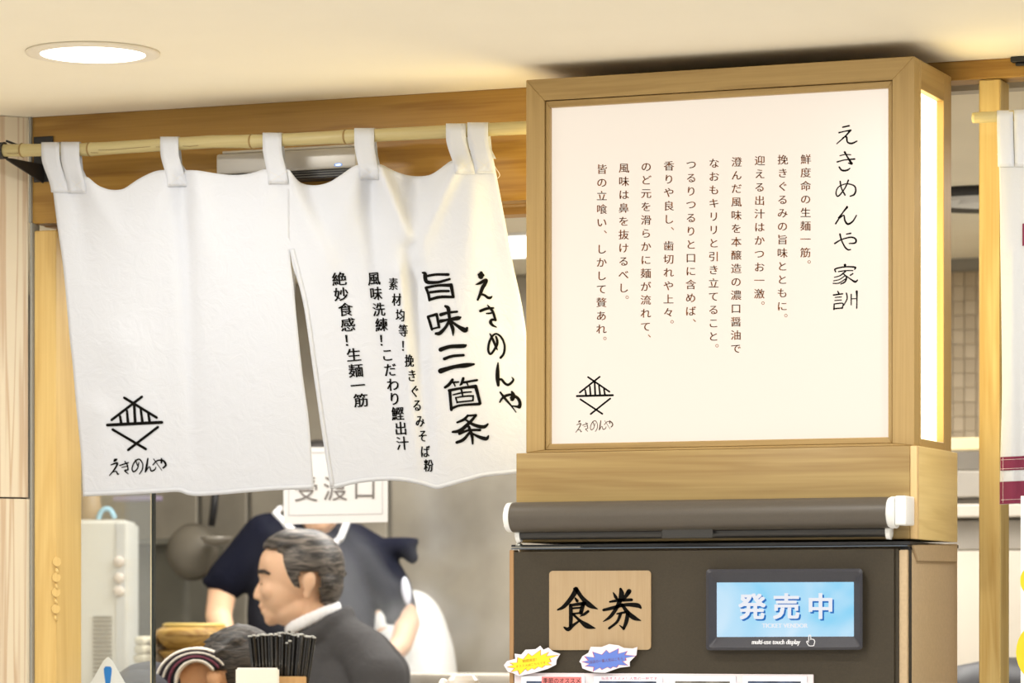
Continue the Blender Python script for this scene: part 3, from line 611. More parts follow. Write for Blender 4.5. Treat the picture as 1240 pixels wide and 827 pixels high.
for p_, s in ((ya, -1), (yb_, 1)):
    bm = bmesh.new(); q = p_ + ax * s * .001; tube(bm, [q, q + ax * s * .007, q + ax * s * .009], [.0098, .0105, .007], 20)
    o_ = obj('bar_cap', bm, WHITE, bl); o_.data.transform(Matrix.Diagonal((1, 1, 1.35, 1))); smooth_angle(o_, 50)
box('clear_clip', X(803, YR), X(865, YR), YR - .008, YR - .0055, Z(834, 651.5, YR), Z(834, 639.5, YR), mat('clip_plastic', c(60, 58, 55), .2, 0), bl, .001, 1)

# ============================================================ LEFT NOREN (cloth curtain) ON ITS BAMBOO ROD
YRD = 5.415
def rodc(px): # centre line in the picture
    pts = [(-60, 185), (0, 182.3), (108, 181), (258, 171.5), (305, 171.3), (415, 165.8), (660, 153.5)]
    for (x0, y0), (x1, y1) in zip(pts, pts[1:]):
        if px <= x1: return y0 + (y1 - y0) * (px - x0) / (x1 - x0)
    return pts[-1][1]
RODR = .0112
def rod_end(xw): # picture x where the rod reaches the lantern's side
    lo, hi = 600, 700
    for _ in range(40):
        m_ = (lo + hi) / 2
        if X(m_, YRD) < xw: lo = m_
        else: hi = m_
    return lo
PEND = rod_end(XBL - .001)
M_BAM = wood('bamboo', c(190, 178, 130), c(168, 150, 100), 'X', rings=.15, scale=1.2)
rod = thing('bamboo_rod', 'long pale bamboo rod carrying the white curtain with the big characters', 'rod', P(330, 168, YRD))
segs = [2, 27, 109, 305, 419, PEND]
for i, (a, b_) in enumerate(zip(segs, segs[1:])):
    bm = bmesh.new(); pts = []; rs = []
    for k in range(13):
        t = k / 12; px = a + (b_ - a) * t; pts.append(P(px, rodc(px), YRD))
        rs.append(RODR * (1 + .10 * (math.exp(-t * 18) + math.exp(-(1 - t) * 18)) - .02))
    tube(bm, pts, rs, 24); smooth_angle(obj('bamboo_section', bm, M_BAM, rod), 60)
    if i < len(segs) - 2:
        bm = bmesh.new(); q = P(b_, rodc(b_), YRD); tube(bm, [q - Vector((.0018, 0, 0)), q, q + Vector((.0018, 0, 0))], [RODR * 1.08, RODR * 1.16, RODR * 1.08], 24)
        obj('bamboo_node', bm, mat('bamboo_node', c(140, 114, 66), .6), rod, True)
for pts_ in (((119, 1.5), (135, 2.2), (182, 1.2)), ((189, 2), (197, 2.5), (212, 1.5)), ((221, 3), (230, 4), (240, 3.5)), ((110, 4), (119, 4.8)), ((8, 3.5), (16, 4.2), (24, 3.2))):
    bm = bmesh.new(); tube(bm, [P(x, rodc(x) + dy, YRD - math.sqrt(max(0, 1 - (dy / 8.4) ** 2)) * RODR) for x, dy in pts_], .00035, 5); obj('bamboo_crack', bm, mat('crack', c(110, 84, 48), .8), rod)
# bracket
br = thing('rod_bracket', 'black steel bracket holding the left end of the bamboo rod', 'bracket', P(53, 193, YB))
box('back_plate', X(41.8, YB), X(65, YB), YB - .004, YB - .0003, Z(53, 220.5, YB), Z(53, 165.5, YB), BLACK, br, .0008, 1)
xa = X(8, YRD)
q = P(8, rodc(8), YRD)
bm = bmesh.new()   # tapering arm blade
n_ = (P(52, 193, YB) - q); n_.z = 0
top0, bot0 = q + UV * .0165, q - UV * .0165
pz = P(52, 193, YB - .004)
e1 = [top0 + Vector((0, 0, 0)), Vector((pz.x, pz.y, q.z + .006)), Vector((pz.x, pz.y, q.z - .042)), bot0]
sd = n_.cross(UV).normalized() * .0015
extrude_poly(bm, [p + sd for p in [bot0 + UV * .0035, bot0, Vector((pz.x, pz.y, q.z - .045)), Vector((pz.x, pz.y, q.z - .012)), q + n_.normalized() * .02 - UV * .012]], -sd * 2)
obj('arm', bm, BLACK, br)
bm = bmesh.new(); tube(bm, [top0, q + n_.normalized() * .05 + UV * .012, Vector((pz.x, pz.y, q.z + .004))], .0022, 8); obj('arm_strap', bm, BLACK, br, True)
bm = bmesh.new(); cen = P(8, rodc(8), YRD)
for s in range(28):
    a0, a1 = 2 * math.pi * s / 28, 2 * math.pi * (s + 1) / 28
    v = []
    for xx in (-.006, .006):
        for r_ in (RODR * 1.1, RODR * 1.33):
            for a in (a0, a1): v.append(cen + Vector((xx - .009, r_ * math.cos(a), r_ * math.sin(a))))
    add_hex(bm, [v[0], v[1], v[3], v[2], v[4], v[5], v[7], v[6]])
bmesh.ops.recalc_face_normals(bm, faces=bm.faces[:]); obj('ring', bm, BLACK, br)

# cloth: the surface is y-depth as a function of the picture position
def gauss_seg(px, py, x0, y0, x1, y1, wd):
    dx, dy = x1 - x0, y1 - y0; t = ((px - x0) * dx + (py - y0) * dy) / (dx * dx + dy * dy); t = max(0, min(1, t))
    d2 = (px - x0 - t * dx) ** 2 + (py - y0 - t * dy) ** 2
    return math.exp(-d2 / (2 * wd * wd)) * (1 - .85 * t)
FOLDS = [  # x0,y0,x1,y1,width,depth(+ = toward the viewer)
    (88, 212, 108, 330, 9, -.006), (104, 212, 150, 300, 10, .006), (203, 214, 172, 300, 10, .006), (222, 208, 236, 560, 7, -.009), (232, 208, 258, 330, 12, .007),
    (322, 214, 300, 300, 12, .006), (350, 208, 402, 330, 9, .010), (372, 226, 430, 350, 14, -.008), (436, 206, 392, 320, 12, .006),
    (460, 206, 503, 310, 6, .014), (552, 200, 503, 310, 7, .012), (505, 215, 505, 275, 12, -.018), (447, 220, 470, 470, 8, -.010), (484, 330, 505, 560, 6, .008), (498, 300, 520, 585, 7, -.010), (575, 210, 560, 420, 16, .006), (585, 210, 630, 560, 12, -.005),
    (150, 420, 190, 600, 22, .005), (120, 500, 128, 600, 12, .004)]
def ncl(px, py):
    t = max(0, (py - 195) / 400)
    y = 5.412 + .128 * t ** 1.4
    for x0, y0, x1, y1, wd, a in FOLDS:
        y -= a * 1.7 * gauss_seg(px, py, x0, y0, x1, y1, wd)
    # scallops between the loops sag a little backwards, hem waves
    y += .004 * math.sin(px / 31 + .6) * t + .0025 * math.sin(px / 13 + py / 60) * (1 - min(1, t * 2)) 
    return y
TOP = [(62, 213), (102, 214), (110, 217.5), (118, 224), (130, 229), (141, 230), (151, 228), (165, 218.5), (180, 210.5), (195, 206), (226, 206), (240, 206.5), (262, 210), (285, 212), (305, 209.5), (323, 204.5), (350, 205.5), (356, 213), (363, 220.5), (373, 224), (386, 224), (400, 220), (415, 210.5), (432, 200), (458, 198.5), (475, 206), (490, 211.5), (505, 213.5), (520, 212), (531, 206), (541, 198.5), (551, 194), (597, 190)]
EL = [(62, 213), (70, 277), (77, 326), (84, 404), (88, 440), (93, 498), (98, 548), (100, 587), (100.5, 601)]
S1 = [(350.5, 205.5), (351, 302), (355.5, 346), (359, 385), (366.5, 455), (373, 501), (376.5, 540), (380, 592)]
S2 = [(350.5, 205.5), (351, 302), (362, 345), (369, 377), (380, 455), (391, 532), (400, 590)]
ER = [(597, 190), (611, 265), (621, 320), (630, 360), (636, 395), (646, 470), (652, 530), (657, 568)]
BOT1 = [(100.5, 601), (140, 599.6), (191, 597), (216, 595.6), (226, 599), (241, 600.6), (267, 599), (318, 594.8), (338, 593.5), (380, 592)]
BOT2 = [(400, 590), (404, 592), (434, 585), (467, 582), (489, 583), (510, 587), (528, 592), (543, 589), (565, 583), (587, 577.5), (624, 573.5), (657, 568)]
def interp(c_, t, key=0):
    """point at fraction t of polyline, by arc length"""
    L = [0]
    for a, b_ in zip(c_, c_[1:]): L.append(L[-1] + math.hypot(b_[0] - a[0], b_[1] - a[1]))
    s = t * L[-1]
    for i in range(len(c_) - 1):
        if s <= L[i + 1] or i == len(c_) - 2:
            u = (s - L[i]) / (L[i + 1] - L[i]); return (c_[i][0] + (c_[i + 1][0] - c_[i][0]) * u, c_[i][1] + (c_[i + 1][1] - c_[i][1]) * u)
def smoothpoly(c_, n=3):
    out = []
    for i in range(len(c_) - 1):
        p0, p1, p2, p3 = c_[max(i - 1, 0)], c_[i], c_[i + 1], c_[min(i + 2, len(c_) - 1)]
        for t in range(n):
            t /= n; out.append(tuple(.5 * (2 * p1[j] + (p2[j] - p0[j]) * t + (2 * p0[j] - 5 * p1[j] + 4 * p2[j] - p3[j]) * t * t + (3 * p1[j] - p0[j] - 3 * p2[j] + p3[j]) * t ** 3) for j in (0, 1)))
    return out + [c_[-1]]
def coons(top, bot, lef, rig, nu, nv):
    top, bot, lef, rig = map(smoothpoly, (top, bot, lef, rig)); g = []
    T = [interp(top, i / nu) for i in range(nu + 1)]; B = [interp(bot, i / nu) for i in range(nu + 1)]
    Lf = [interp(lef, j / nv) for j in range(nv + 1)]; Rt = [interp(rig, j / nv) for j in range(nv + 1)]
    for j in range(nv + 1):
        v = j / nv; row = []
        for i in range(nu + 1):
            u = i / nu; q_ = []
            for k in (0, 1):
                a = (1 - v) * T[i][k] + v * B[i][k] + (1 - u) * Lf[j][k] + u * Rt[j][k]
                a -= (1 - u) * (1 - v) * T[0][k] + u * (1 - v) * T[-1][k] + (1 - u) * v * B[0][k] + u * v * B[-1][k]; q_.append(a)
            row.append(q_)
        g.append(row)
    return g
M_NOREN = fabric('noren_cotton', c(219, 222, 229), transl=.15, wr=.32, wscale=26)
nor = thing('noren_curtain', 'white cotton curtain hanging from bamboo rod with logo and big black characters', 'curtain', P(340, 600, 5.5))
t1 = TOP[:17]; t1[-1] = (350.5, 205.5); t2 = [(350.5, 205.5)] + TOP[17:]
bm = bmesh.new()
def gridmesh(bm, g, fn, share=None):
    vs = []
    for row in g: vs.append([bm.verts.new(fn(*p)) for p in row])
    for a, b_ in zip(vs, vs[1:]):
        for i in range(len(a) - 1): bm.faces.new((a[i], b_[i], b_[i + 1], a[i + 1]))
    return vs
NV = 90
g1 = coons(t1, BOT1, EL, S1, 74, NV); g2 = coons(t2, BOT2, S2, ER, 74, NV)
fc = lambda x, y: P(x, y, ncl(x, y))
gridmesh(bm, g1, fc); gridmesh(bm, g2, fc)
bmesh.ops.remove_doubles(bm, verts=bm.verts[:], dist=.0004)
cl = obj('cloth', bm, M_NOREN, nor, True); so = cl.modifiers.new('thickness', 'SOLIDIFY'); so.thickness = .0010; so.offset = 0
# stitched hems: narrow raised bands along the bottom, the slit and the side
def band(path, inward, name):
    bm = bmesh.new(); path = smoothpoly(path, 6); pr = None
    for i, (x, y) in enumerate(path):
        a, b_ = path[max(0, i - 1)], path[min(len(path) - 1, i + 1)]; tx, ty = b_[0] - a[0], b_[1] - a[1]; l = math.hypot(tx, ty) or 1
        nx, ny = -ty / l * inward, tx / l * inward
        r = []
        for k in (0.2, 5.2):
            xx, yy = x + nx * k, y + ny * k; r.append(bm.verts.new(P(xx, yy, ncl(xx, yy) - .0012)))
        if pr: bm.faces.new((pr[0], pr[1], r[1], r[0]))
        pr = r
    o = obj(name, bm, M_NOREN, nor, True); s = o.modifiers.new('thickness', 'SOLIDIFY'); s.thickness = .0008; s.offset = 0; return o
band(BOT1, -1, 'hem'); band(BOT2, -1, 'hem'); band(S2[1:], -1, 'hem')
# loops over the rod
def loop(xt0, xt1, yt, xb0, xb1, yh, ys, parent, ncl_=ncl, Yr=YRD, R_=RODR, name='loop'):
    bm = bmesh.new(); path = []
    bo = 5
    path.append(((xb0 + xb1) / 2 + 1.5, yh + 2, ncl_((xb0 + xb1) / 2, yh + 2) + .004)); path.append(((xt0 + xt1) / 2 + bo, yt + 24, Yr + R_ + .006)); path.append(((xt0 + xt1) / 2 + bo * .7, yt + 8, Yr + R_ + .002))
    r = R_ + .0016; cyp = yt
    for a in (150, 110, 70, 30, 0): # over the top of the rod
        a = math.radians(a); path.append(((xt0 + xt1) / 2 - math.cos(a) * 0, cyp, Yr + 0, a, r))
    W0_, W1_ = (xt1 - xt0) / 2, (xb1 - xb0) / 2; rows = []
    k_ = FPX / 5.95
    def row(cx, w, py, Y, tt=0):
        xs_ = [cx + w * (j / 4 - .5) * 2 for j in range(5)]
        rows.append([bm.verts.new(P(x_, py, Y if tt <= 0 else Y * (1 - tt) + tt * (ncl_(x_, py) - .0022))) for x_ in xs_])
    for p in path[:3]: row(p[0], W0_ * .96, p[1], p[2])
    zc = yt
    for a in (160, 135, 110, 90, 70, 45, 20, 0, -20):
        ar = math.radians(a); row((xt0 + xt1) / 2 + (2 if a > 90 else 0), W0_, zc - math.sin(ar) * r * k_, Yr - math.cos(ar) * r)
    n = 9
    for k in range(1, n + 1):
        t = k / n; e = t * t * (3 - 2 * t)
        cx = (xt0 + xt1) / 2 * (1 - e) + (xb0 + xb1) / 2 * e; py = yt + 6 + (ys - yt - 6) * t
        tt = 1 if py > yh else min(1, t * 1.15)
        row(cx, W0_ * (1 - e) + W1_ * e, py, Yr - r, tt)
    for a, b_ in zip(rows, rows[1:]):
        for i in range(4): bm.faces.new((a[i], b_[i], b_[i + 1], a[i + 1]))
    o = obj(name, bm, M_NOREN, parent, True); s = o.modifiers.new('thickness', 'SOLIDIFY'); s.thickness = .0008; s.offset = 0; return o
for a in ((50, 72, rodc(61), 62, 82.5, 214, 233), (73.5, 96, rodc(85), 82.5, 104, 214, 234), (194, 216, rodc(205), 203, 226, 206, 226), (318, 341, rodc(330), 325, 349, 205, 223), (429, 453, rodc(441), 436, 459, 199, 218), (540, 564, rodc(552), 551, 575, 192, 211), (566, 591, rodc(578), 575, 599, 190, 210)):
    loop(*a, nor)
# crossed stitching on the loop ends
for (x0, x1, y0, y1) in ((63, 82, 215, 232), (83, 103, 215, 232), (204, 225, 208, 224), (326, 348, 207, 221), (437, 458, 201, 216), (552, 574, 193, 209), (576, 597, 192, 208)):
    bm = bmesh.new()
    for a, b_ in (((x0, y0), (x1, y1)), ((x0, y1), (x1, y0)), ((x0, y1), (x1, y1))):
        tube(bm, [P(a[0] + (b_[0] - a[0]) * t, a[1] + (b_[1] - a[1]) * t, ncl(a[0] + (b_[0] - a[0]) * t, a[1] + (b_[1] - a[1]) * t) - .0030) for t in (0, .33, .66, 1)], .00022, 5)
    st = obj('stitching', bm, mat('thread', c(224, 220, 212), .8), nor)
bm = bmesh.new(); pts = [(597, 197), (600, 203), (604, 209), (605, 213), (602, 216), (600, 214)]
tube(bm, [P(x, y, 5.405) for x, y in smoothpoly(pts, 4)], .0004, 6); obj('loose_thread', bm, mat('thread_2', c(235, 230, 215), .8), nor)
# printed lettering and logo on the cloth
fn = lambda x, y: P(x, y, ncl(x, y) - .0016)
fl = Flat()
for nm, bb in (('title_column', BRUSH_TITLE), ('name_column', BRUSH_NAME)):
    fl = Flat()
    for tf, ss in bb:
        for st in ss: fl.stroke(st, tf, 1.1)
    fl.build(nm, fn, INK, nor, 5)
fl = Flat()
for st in LOGO: fl.stroke(st, G_)
fl.build('logo', fn, INK, nor, 5)
fl = Flat()
for st in SCRIPT: fl.stroke(st, G_)
fl.build('logo_lettering', fn, INK, nor, 5)
fl = Flat()
colA = [('絶', 410.5, 338), ('妙', 412.7, 356.5), ('食', 418, 375), ('感', 421, 393.4), ('！', 424, 412), ('生', 428, 430), ('麺', 430.5, 449), ('一', 433, 467), ('筋', 436.6, 485)]
colB = [('風', 452.5, 337.5), ('味', 455, 355.7), ('洗', 458.4, 375), ('練', 461.6, 393.4), ('！', 465.3, 412), ('こ', 468.8, 430), ('だ', 472, 448), ('わ', 475.4, 466), ('り', 477.5, 483), ('鰹', 481.3, 501), ('出', 485, 519), ('汁', 487, 537)]
colC = [('素', 476, 344), ('材', 480, 363), ('均', 484.5, 382), ('等', 488, 400.5), ('！', 490.6, 419), ('挽', 495.4, 437), ('き', 498.6, 455), ('ぐ', 502, 474), ('る', 505, 491), ('み', 508.5, 510), ('そ', 511.7, 528), ('ば', 514.6, 547), ('粉', 518.7, 564)]
for cc, w_, h_, ro in ((colA, 18.5, 17.5, 5), (colB, 15.5, 17.5, 4), (colC, 11.5, 16, 0)):
    fl = Flat()
    for ch, x, y in cc:
        for q_ in (-.42, 0, .42): fl.char(ch, x + q_, y + q_ * .3, w_, h_, rot=ro)
    fl.build('text_column', fn, INK, nor, 5)

# ============================================================ RIGHT NOREN
YR2 = 5.42
rod2 = thing('bamboo_rod', 'short visible end of bamboo rod in front of the right timber post', 'rod', P(1185, 142, YR2))
bm = bmesh.new(); pts = [P(x, 142.8 - .05 * (x - 1178), YR2) for x in (1178, 1182, 1200, 1240, 1330)]; tube(bm, pts, [.0082, .0088, .0086, .0088, .0088], 24); obj('bamboo_section', bm, M_BAM, rod2, True)
bm = bmesh.new(); tube(bm, [pts[0] - Vector((.0006, 0, 0)), pts[0]], [.0060, .0060], 20); obj('rod_end', bm, mat('bamboo_cut', c(236, 212, 150), .7), rod2)
def n2(px, py):
    t = max(0, (py - 180) / 430); return 5.408 + .03 * t - .006 * math.sin((px - 1207) / 7.5) * (.3 + t) - .004 * math.exp(-((px - 1228) / 6) ** 2) * (1 if py > 300 else 0)
nr2 = thing('noren_curtain', 'white curtain with maroon striped hem hanging at the right edge', 'curtain', P(1240, 611, 5.43))
EL2 = [(1207.5, 186), (1210, 205), (1211.5, 300), (1213, 400), (1213.5, 480), (1211.5, 553), (1210.5, 611)]
ELr = [(1320, 181), (1320, 300), (1320, 480), (1320, 553), (1320, 606)]
bm = bmesh.new(); g = coons([(1207.5, 186), (1240, 184.5), (1320, 181)], [(1210.5, 611), (1240, 609.5), (1320, 606)], EL2, ELr, 60, 60); gridmesh(bm, g, lambda x, y: P(x, y, n2(x, y)))
M_NOR2 = fabric('noren_cotton_cream', c(212, 213, 214), transl=.15, wr=.35)
o = obj('cloth', bm, M_NOR2, nr2, True); s = o.modifiers.new('thickness', 'SOLIDIFY'); s.thickness = .001; s.offset = 0
M_MAR = fabric('maroon_stripe', c(122, 52, 72), transl=.0, wr=.2)
def strip(x0, x1, y0, y1, m, nm, dy=.0016, par=nr2):
    bm = bmesh.new(); gridmesh(bm, [[(x0 + (x1 - x0) * i / 30, y + (-.045) * (x0 + (x1 - x0) * i / 30 - 1210)) for i in range(31)] for y in [y0 + (y1 - y0) * j / 6 for j in range(7)]], lambda x, y: P(x, y, n2(x, y) - dy)); return obj(nm, bm, m, par, True)
strip(1211.3, 1320, 553.5, 570, M_MAR, 'hem_stripe'); strip(1210.5, 1320, 583.5, 610.5, M_MAR, 'hem_stripe')
for y in (557, 568, 605.5): 
    bm = bmesh.new(); tube(bm, [P(x, y - .045 * (x - 1210), n2(x, y) - .0024) for x in range(1212, 1320, 4)], .0003, 5); obj('stitching', bm, mat('thread_3', c(225, 205, 200), .8), nr2)
bm = bmesh.new(); tube(bm, [P(1214.5, y, n2(1214.5, y) - .0024) for y in range(554, 610, 5)], .0003, 5); obj('stitching', bm, mat('thread_4', c(225, 205, 200), .8), nr2)
strip(1238, 1300, 272, 299, M_MAR, 'printed_mark')
for x0, x1 in ((1207.3, 1226.8), (1228, 1250), (1251, 1275)):
    loop(x0, x1, 142.8 - .05 * (x0 - 1178), x0 + 1, x1 + 1, 184, 202, nr2, n2, YR2, .0088)
# poster below the right curtain
M_POS = mat('poster_paper', c(246, 244, 244), .5)
po = tag(box('poster_board', X(1236, 5.44), X(1320, 5.44), 5.44, 5.446, Z(1270, 860, 5.44), Z(1270, 600, 5.44), M_POS, None), 'white poster with yellow shapes under the maroon striped curtain', 'poster')
for py, rr2 in ((703, 14), (790, 30)):
    bm = bmesh.new(); cc_ = P(1248 + (rr2 - 14) * .6, py, 5.4396)
    ring = [bm.verts.new(cc_ + Vector((math.cos(a) * rr2 * .0012, 0, math.sin(a) * rr2 * .0015))) for a in [2 * math.pi * k / 28 for k in range(28)]]; bm.faces.new(ring); obj('yellow_shape', bm, mat('poster_yellow', c(246, 212, 40), .6), po)

# ============================================================ AIR CURTAIN UNIT BEHIND THE CURTAIN
YAC = 5.475
acx0, acx1 = X(261.5, YAC), X(432, YAC)
ac = thing('air_curtain_unit', 'silver air unit fixed to the header board behind the white curtain', 'air unit', P(346, 222, YAC + .02))
M_AC = mat('silver_casing', c(196, 192, 184), .4, .15, .05, 8)
zt2, zb3 = Z(346, 183.5, YAC), Z(346, 206.5, YAC)
box('casing', acx0, acx1, YAC, YB - .0005, zb3, zt2 + .002, M_AC, ac, .004, 3)
box('top_ridge', acx0 + .01, acx1 - .002, YAC + .004, YB - .0005, zt2 + .0025, zt2 + .007, mat('silver_lip', c(215, 210, 200), .4), ac, .001, 1)
box('air_slot', acx0 + .006, acx1 - .004, YAC + .012, YB - .0005, zb3 - .014, zb3 - .0003, BLACK, ac)
for k in range(3): box('slot_vane', acx0 + .008, acx1 - .006, YAC + .009, YAC + .0115, zb3 - .0035 - k * .0042, zb3 - .0022 - k * .0042, mat('vane', c(120, 118, 112), .5), ac)
bm = bmesh.new(); cb = P(409.5, 199.5, YAC - .0008); bm.faces.new([bm.verts.new(cb + Vector((math.cos(a) * .0078, 0, math.sin(a) * .0032))) for a in [2 * math.pi * k / 24 for k in range(24)]]); obj('badge', bm, mat('badge_rim', c(70, 100, 160), .3, .4), ac)
bm = bmesh.new(); cb = P(409.5, 199.5, YAC - .0012); bm.faces.new([bm.verts.new(cb + Vector((math.cos(a) * .0058, 0, math.sin(a) * .0018))) for a in [2 * math.pi * k / 24 for k in range(24)]]); obj('badge_face', bm, mat('badge_face', c(170, 185, 205), .3, .4), ac)

# ============================================================ CEILING DOWNLIGHT
def downlight(cx_, cy_, power, label, prim=False):
    dl = thing('downlight', label, 'ceiling light', (cx_, cy_, CEIL), 'round ceiling downlights')
    bm = bmesh.new(); lathe(bm, [(.083, -.0005), (.106, -.0005), (.1055, -.004), (.098, -.0058), (.086, -.0058), (.083, -.004)], (cx_, cy_, CEIL), 56)
    bm.faces.ensure_lookup_table(); big = [f for f in bm.faces if len(f.verts) > 8]; bmesh.ops.delete(bm, geom=big, context='FACES_ONLY')
    obj('trim_ring', bm, mat('ring_paint', c(236, 226, 206), .5), dl, True)
    bm = bmesh.new(); lathe(bm, [(.0828, -.0006), (.0828, -.0045), (.06, -.0048)], (cx_, cy_, CEIL), 48); obj('diffuser', bm, M_DIFF, dl, True)
    light('downlight_lamp', (cx_, cy_, CEIL - .009), .15, power, (1, .985, .955))
M_DIFF = mat('lamp_diffuser', (.8, .8, .8, 1), .5, emit=(1, .98, .94, 1), estr=4)
dlp = ceilpt(112.5, 63)
downlight(dlp.x, dlp.y, 6, 'round glowing white downlight set in the cream ceiling')
downlight(dlp.x + 1.75, dlp.y, 8, 'round recessed ceiling lamp in front of the right hand curtain')
downlight(dlp.x - 1.75, dlp.y, 6, 'round recessed ceiling lamp in front of the timber clad wall')
downlight(-1.75, 4.25, 10, 'round unseen ceiling lamp added out in front of the glowing sign')  # unseen lamp added to light the sign and blind from above
downlight(-3.35, 4.35, 5, 'round unseen ceiling lamp added out in front of the white curtain')  # unseen lamp added to brighten the curtain side
# dark fixture on the ceiling at the right edge
cp = ceilpt(1236, 70)
tr = thing('ceiling_track', 'small black fitting on the ceiling at the right edge', 'ceiling fitting', (cp.x, cp.y, CEIL))
box('track_body', cp.x - .012, cp.x + .12, cp.y - .02, cp.y + .045, CEIL - .009, CEIL - .0005, BLACK, tr, .001, 1)
box('track_flange', cp.x - .006, cp.x + .11, cp.y - .012, cp.y + .036, CEIL - .014, CEIL - .0095, BLACK, tr, .001, 1)

# ============================================================ KITCHEN
ks = ray(630)
# recessed kitchen light panel seen beside the curtain
a_ = ceilpt(625, 282); b2 = ceilpt(625, 309)
kl = thing('light_panel', 'bright rectangular kitchen ceiling light seen between curtain and glowing sign', 'ceiling light', ((a_.x - .1), (a_.y + b2.y) / 2, CEIL))
box('lens', a_.x - .42, a_.x + .22, a_.y, b2.y, CEIL - .006, CEIL - .0005, mat('panel_lens', (.8, .8, .8, 1), .5, emit=(1, 1, .98, 1), estr=3), kl)
box('edge_strip', a_.x - .43, a_.x + .23, a_.y - .012, a_.y - .0005, CEIL - .008, CEIL - .0005, WHITE, kl); box('edge_strip', a_.x - .43, a_.x + .23, b2.y + .0005, b2.y + .012, CEIL - .008, CEIL - .0005, WHITE, kl)
# round ceiling diffuser seen right of the lantern
dc = ceilpt(1196, 236)
di = thing('ceiling_diffuser', 'round white ceiling vent with a black rim right of the glowing sign', 'vent', (dc.x, dc.y, CEIL))
bm = bmesh.new(); lathe(bm, [(.14, -.0005), (.175, -.0005), (.175, -.012), (.166, -.02), (.14, -.012)], (dc.x, dc.y, CEIL), 48)
bmesh.ops.delete(bm, geom=[f for f in bm.faces if len(f.verts) > 8], context='FACES_ONLY'); obj('rim', bm, BLACK, di, True)
for k, rr3 in enumerate((.125, .095, .06)):
    bm = bmesh.new(); lathe(bm, [(rr3 - .012, -.001 - .001), (rr3, -.014 - k * .004), (rr3 + .004, -.014 - k * .004), (rr3 - .008, -.001)], (dc.x, dc.y, CEIL), 40)
    bmesh.ops.delete(bm, geom=[f for f in bm.faces if len(f.verts) > 8], context='FACES_ONLY'); obj('vane_ring', bm, WHITE, di, True)
# steel fittings right of the machine
M_ST = steel('brushed_steel', c(176, 170, 160), .35, .12, 4)
M_STD = steel('dark_steel', c(128, 122, 112), .35, .2, 4)
Yc_ = 7.9
kx0, kx1 = X(1100, Yc_), X(1300, Yc_)
cab = thing('steel_cabinet', 'tall stainless kitchen cabinet seen right of the ticket machine', 'cabinet', ((kx0 + kx1) / 2, Yc_ + .2, 0))
zz = lambda py: Z(1170, py, Yc_)
box('carcass', kx0, kx1, Yc_, Yc_ + .45, .0, zz(667), mat('cabinet_front', c(196, 188, 174), .45, .2, .06, 3), cab, .004, 2)
box('upper_band', kx0, kx1, Yc_ + .02, Yc_ + .45, zz(666), zz(629), M_ST, cab, .003, 1)
box('top_shelf', kx0, kx1, Yc_ - .03, Yc_ + .45, zz(627), zz(611), mat('shelf_edge', c(206, 198, 186), .4, .2), cab, .003, 1)
box('shelf_shadow_gap', kx0, kx1, Yc_ + .03, Yc_ + .45, zz(610), zz(603), M_STD, cab)
box('hood_panel', kx0, kx1, Yc_ + .0, Yc_ + .45, zz(602), zz(570), M_ST, cab, .003, 1)
box('hood_slope', kx0, kx1, Yc_ + .04, Yc_ + .45, zz(569), zz(545), M_STD, cab, .003, 1)
box('cream_ledge', kx0, kx1, Yc_ + .1, Yc_ + .45, zz(543), zz(527), mat('cream_ledge', c(226, 206, 160), .5), cab, .003, 1)
po2 = Q(1222, 850, 7.3)
bm = bmesh.new(); lathe(bm, [(.01, 0), (.13, .0), (.14, .06), (.14, .16), (.12, .2), (.02, .22)], (po2.x, po2.y, 1.105), 32); tag(obj('dark_pot', bm, mat('pot_dark', c(50, 50, 54), .5), None, True), 'dark cooking pot behind the right timber post', 'pot')
# service counters
M_CT = mat('counter_steel', c(205, 198, 186), .4, .3, .08, 3)
fc_ = thing('front_counter', 'long pale standing counter below the white curtain', 'counter', (-3.1, 5.9, 0))
box('counter_top', X(105, 5.75), XML - .02, 5.72, 6.0, 1.085, 1.12, mat('counter_wood', c(206, 176, 130), .4), fc_, .004, 2)
box('counter_panel', X(105, 5.75), XML - .02, 5.78, 5.97, 0, 1.084, mat('counter_face', c(170, 150, 120), .6), fc_)
ic = thing('steel_counter', 'stainless kitchen counter behind the standing customers', 'counter', (-3.2, 7.55, 0))
box('counter_top', X(158, 7.5), X(640, 7.4), 7.36, 7.55, 1.25, 1.28, M_CT, ic, .004, 2)
box('counter_panel', X(158, 7.5), X(640, 7.4), 7.40, 7.53, 0, 1.249, M_CT, ic)
rc = thing('steel_counter', 'low stainless counter carrying the dark pot', 'counter', (po2.x, po2.y, 0))
box('counter_top', po2.x - .3, po2.x + .3, po2.y - .2, po2.y + .2, 1.07, 1.104, M_CT, rc, .004, 2); box('counter_panel', po2.x - .28, po2.x + .28, po2.y - .18, po2.y + .18, 0, 1.069, M_CT, rc)
# glass screen at the left
YG = 5.66
gp = thing('glass_screen', 'upright clear glass screen beside the left timber post', 'glass screen', (X(142, YG), YG, 1.12))
box('pane', X(97, YG), X(183.6, YG), YG, YG + .008, 1.121, Z(142, 545, YG), glass('screen_glass', haze=.07), gp)
box('pane_edge', X(183.7, YG), X(186, YG), YG - .0005, YG + .009, 1.121, Z(142, 545, YG), mat('glass_edge', c(36, 42, 40), .2), gp)
box('edge_highlight', X(182.4, YG), X(183.6, YG), YG - .0009, YG - .0002, 1.121, Z(142, 545, YG), mat('edge_light', c(215, 205, 175), .2), gp)
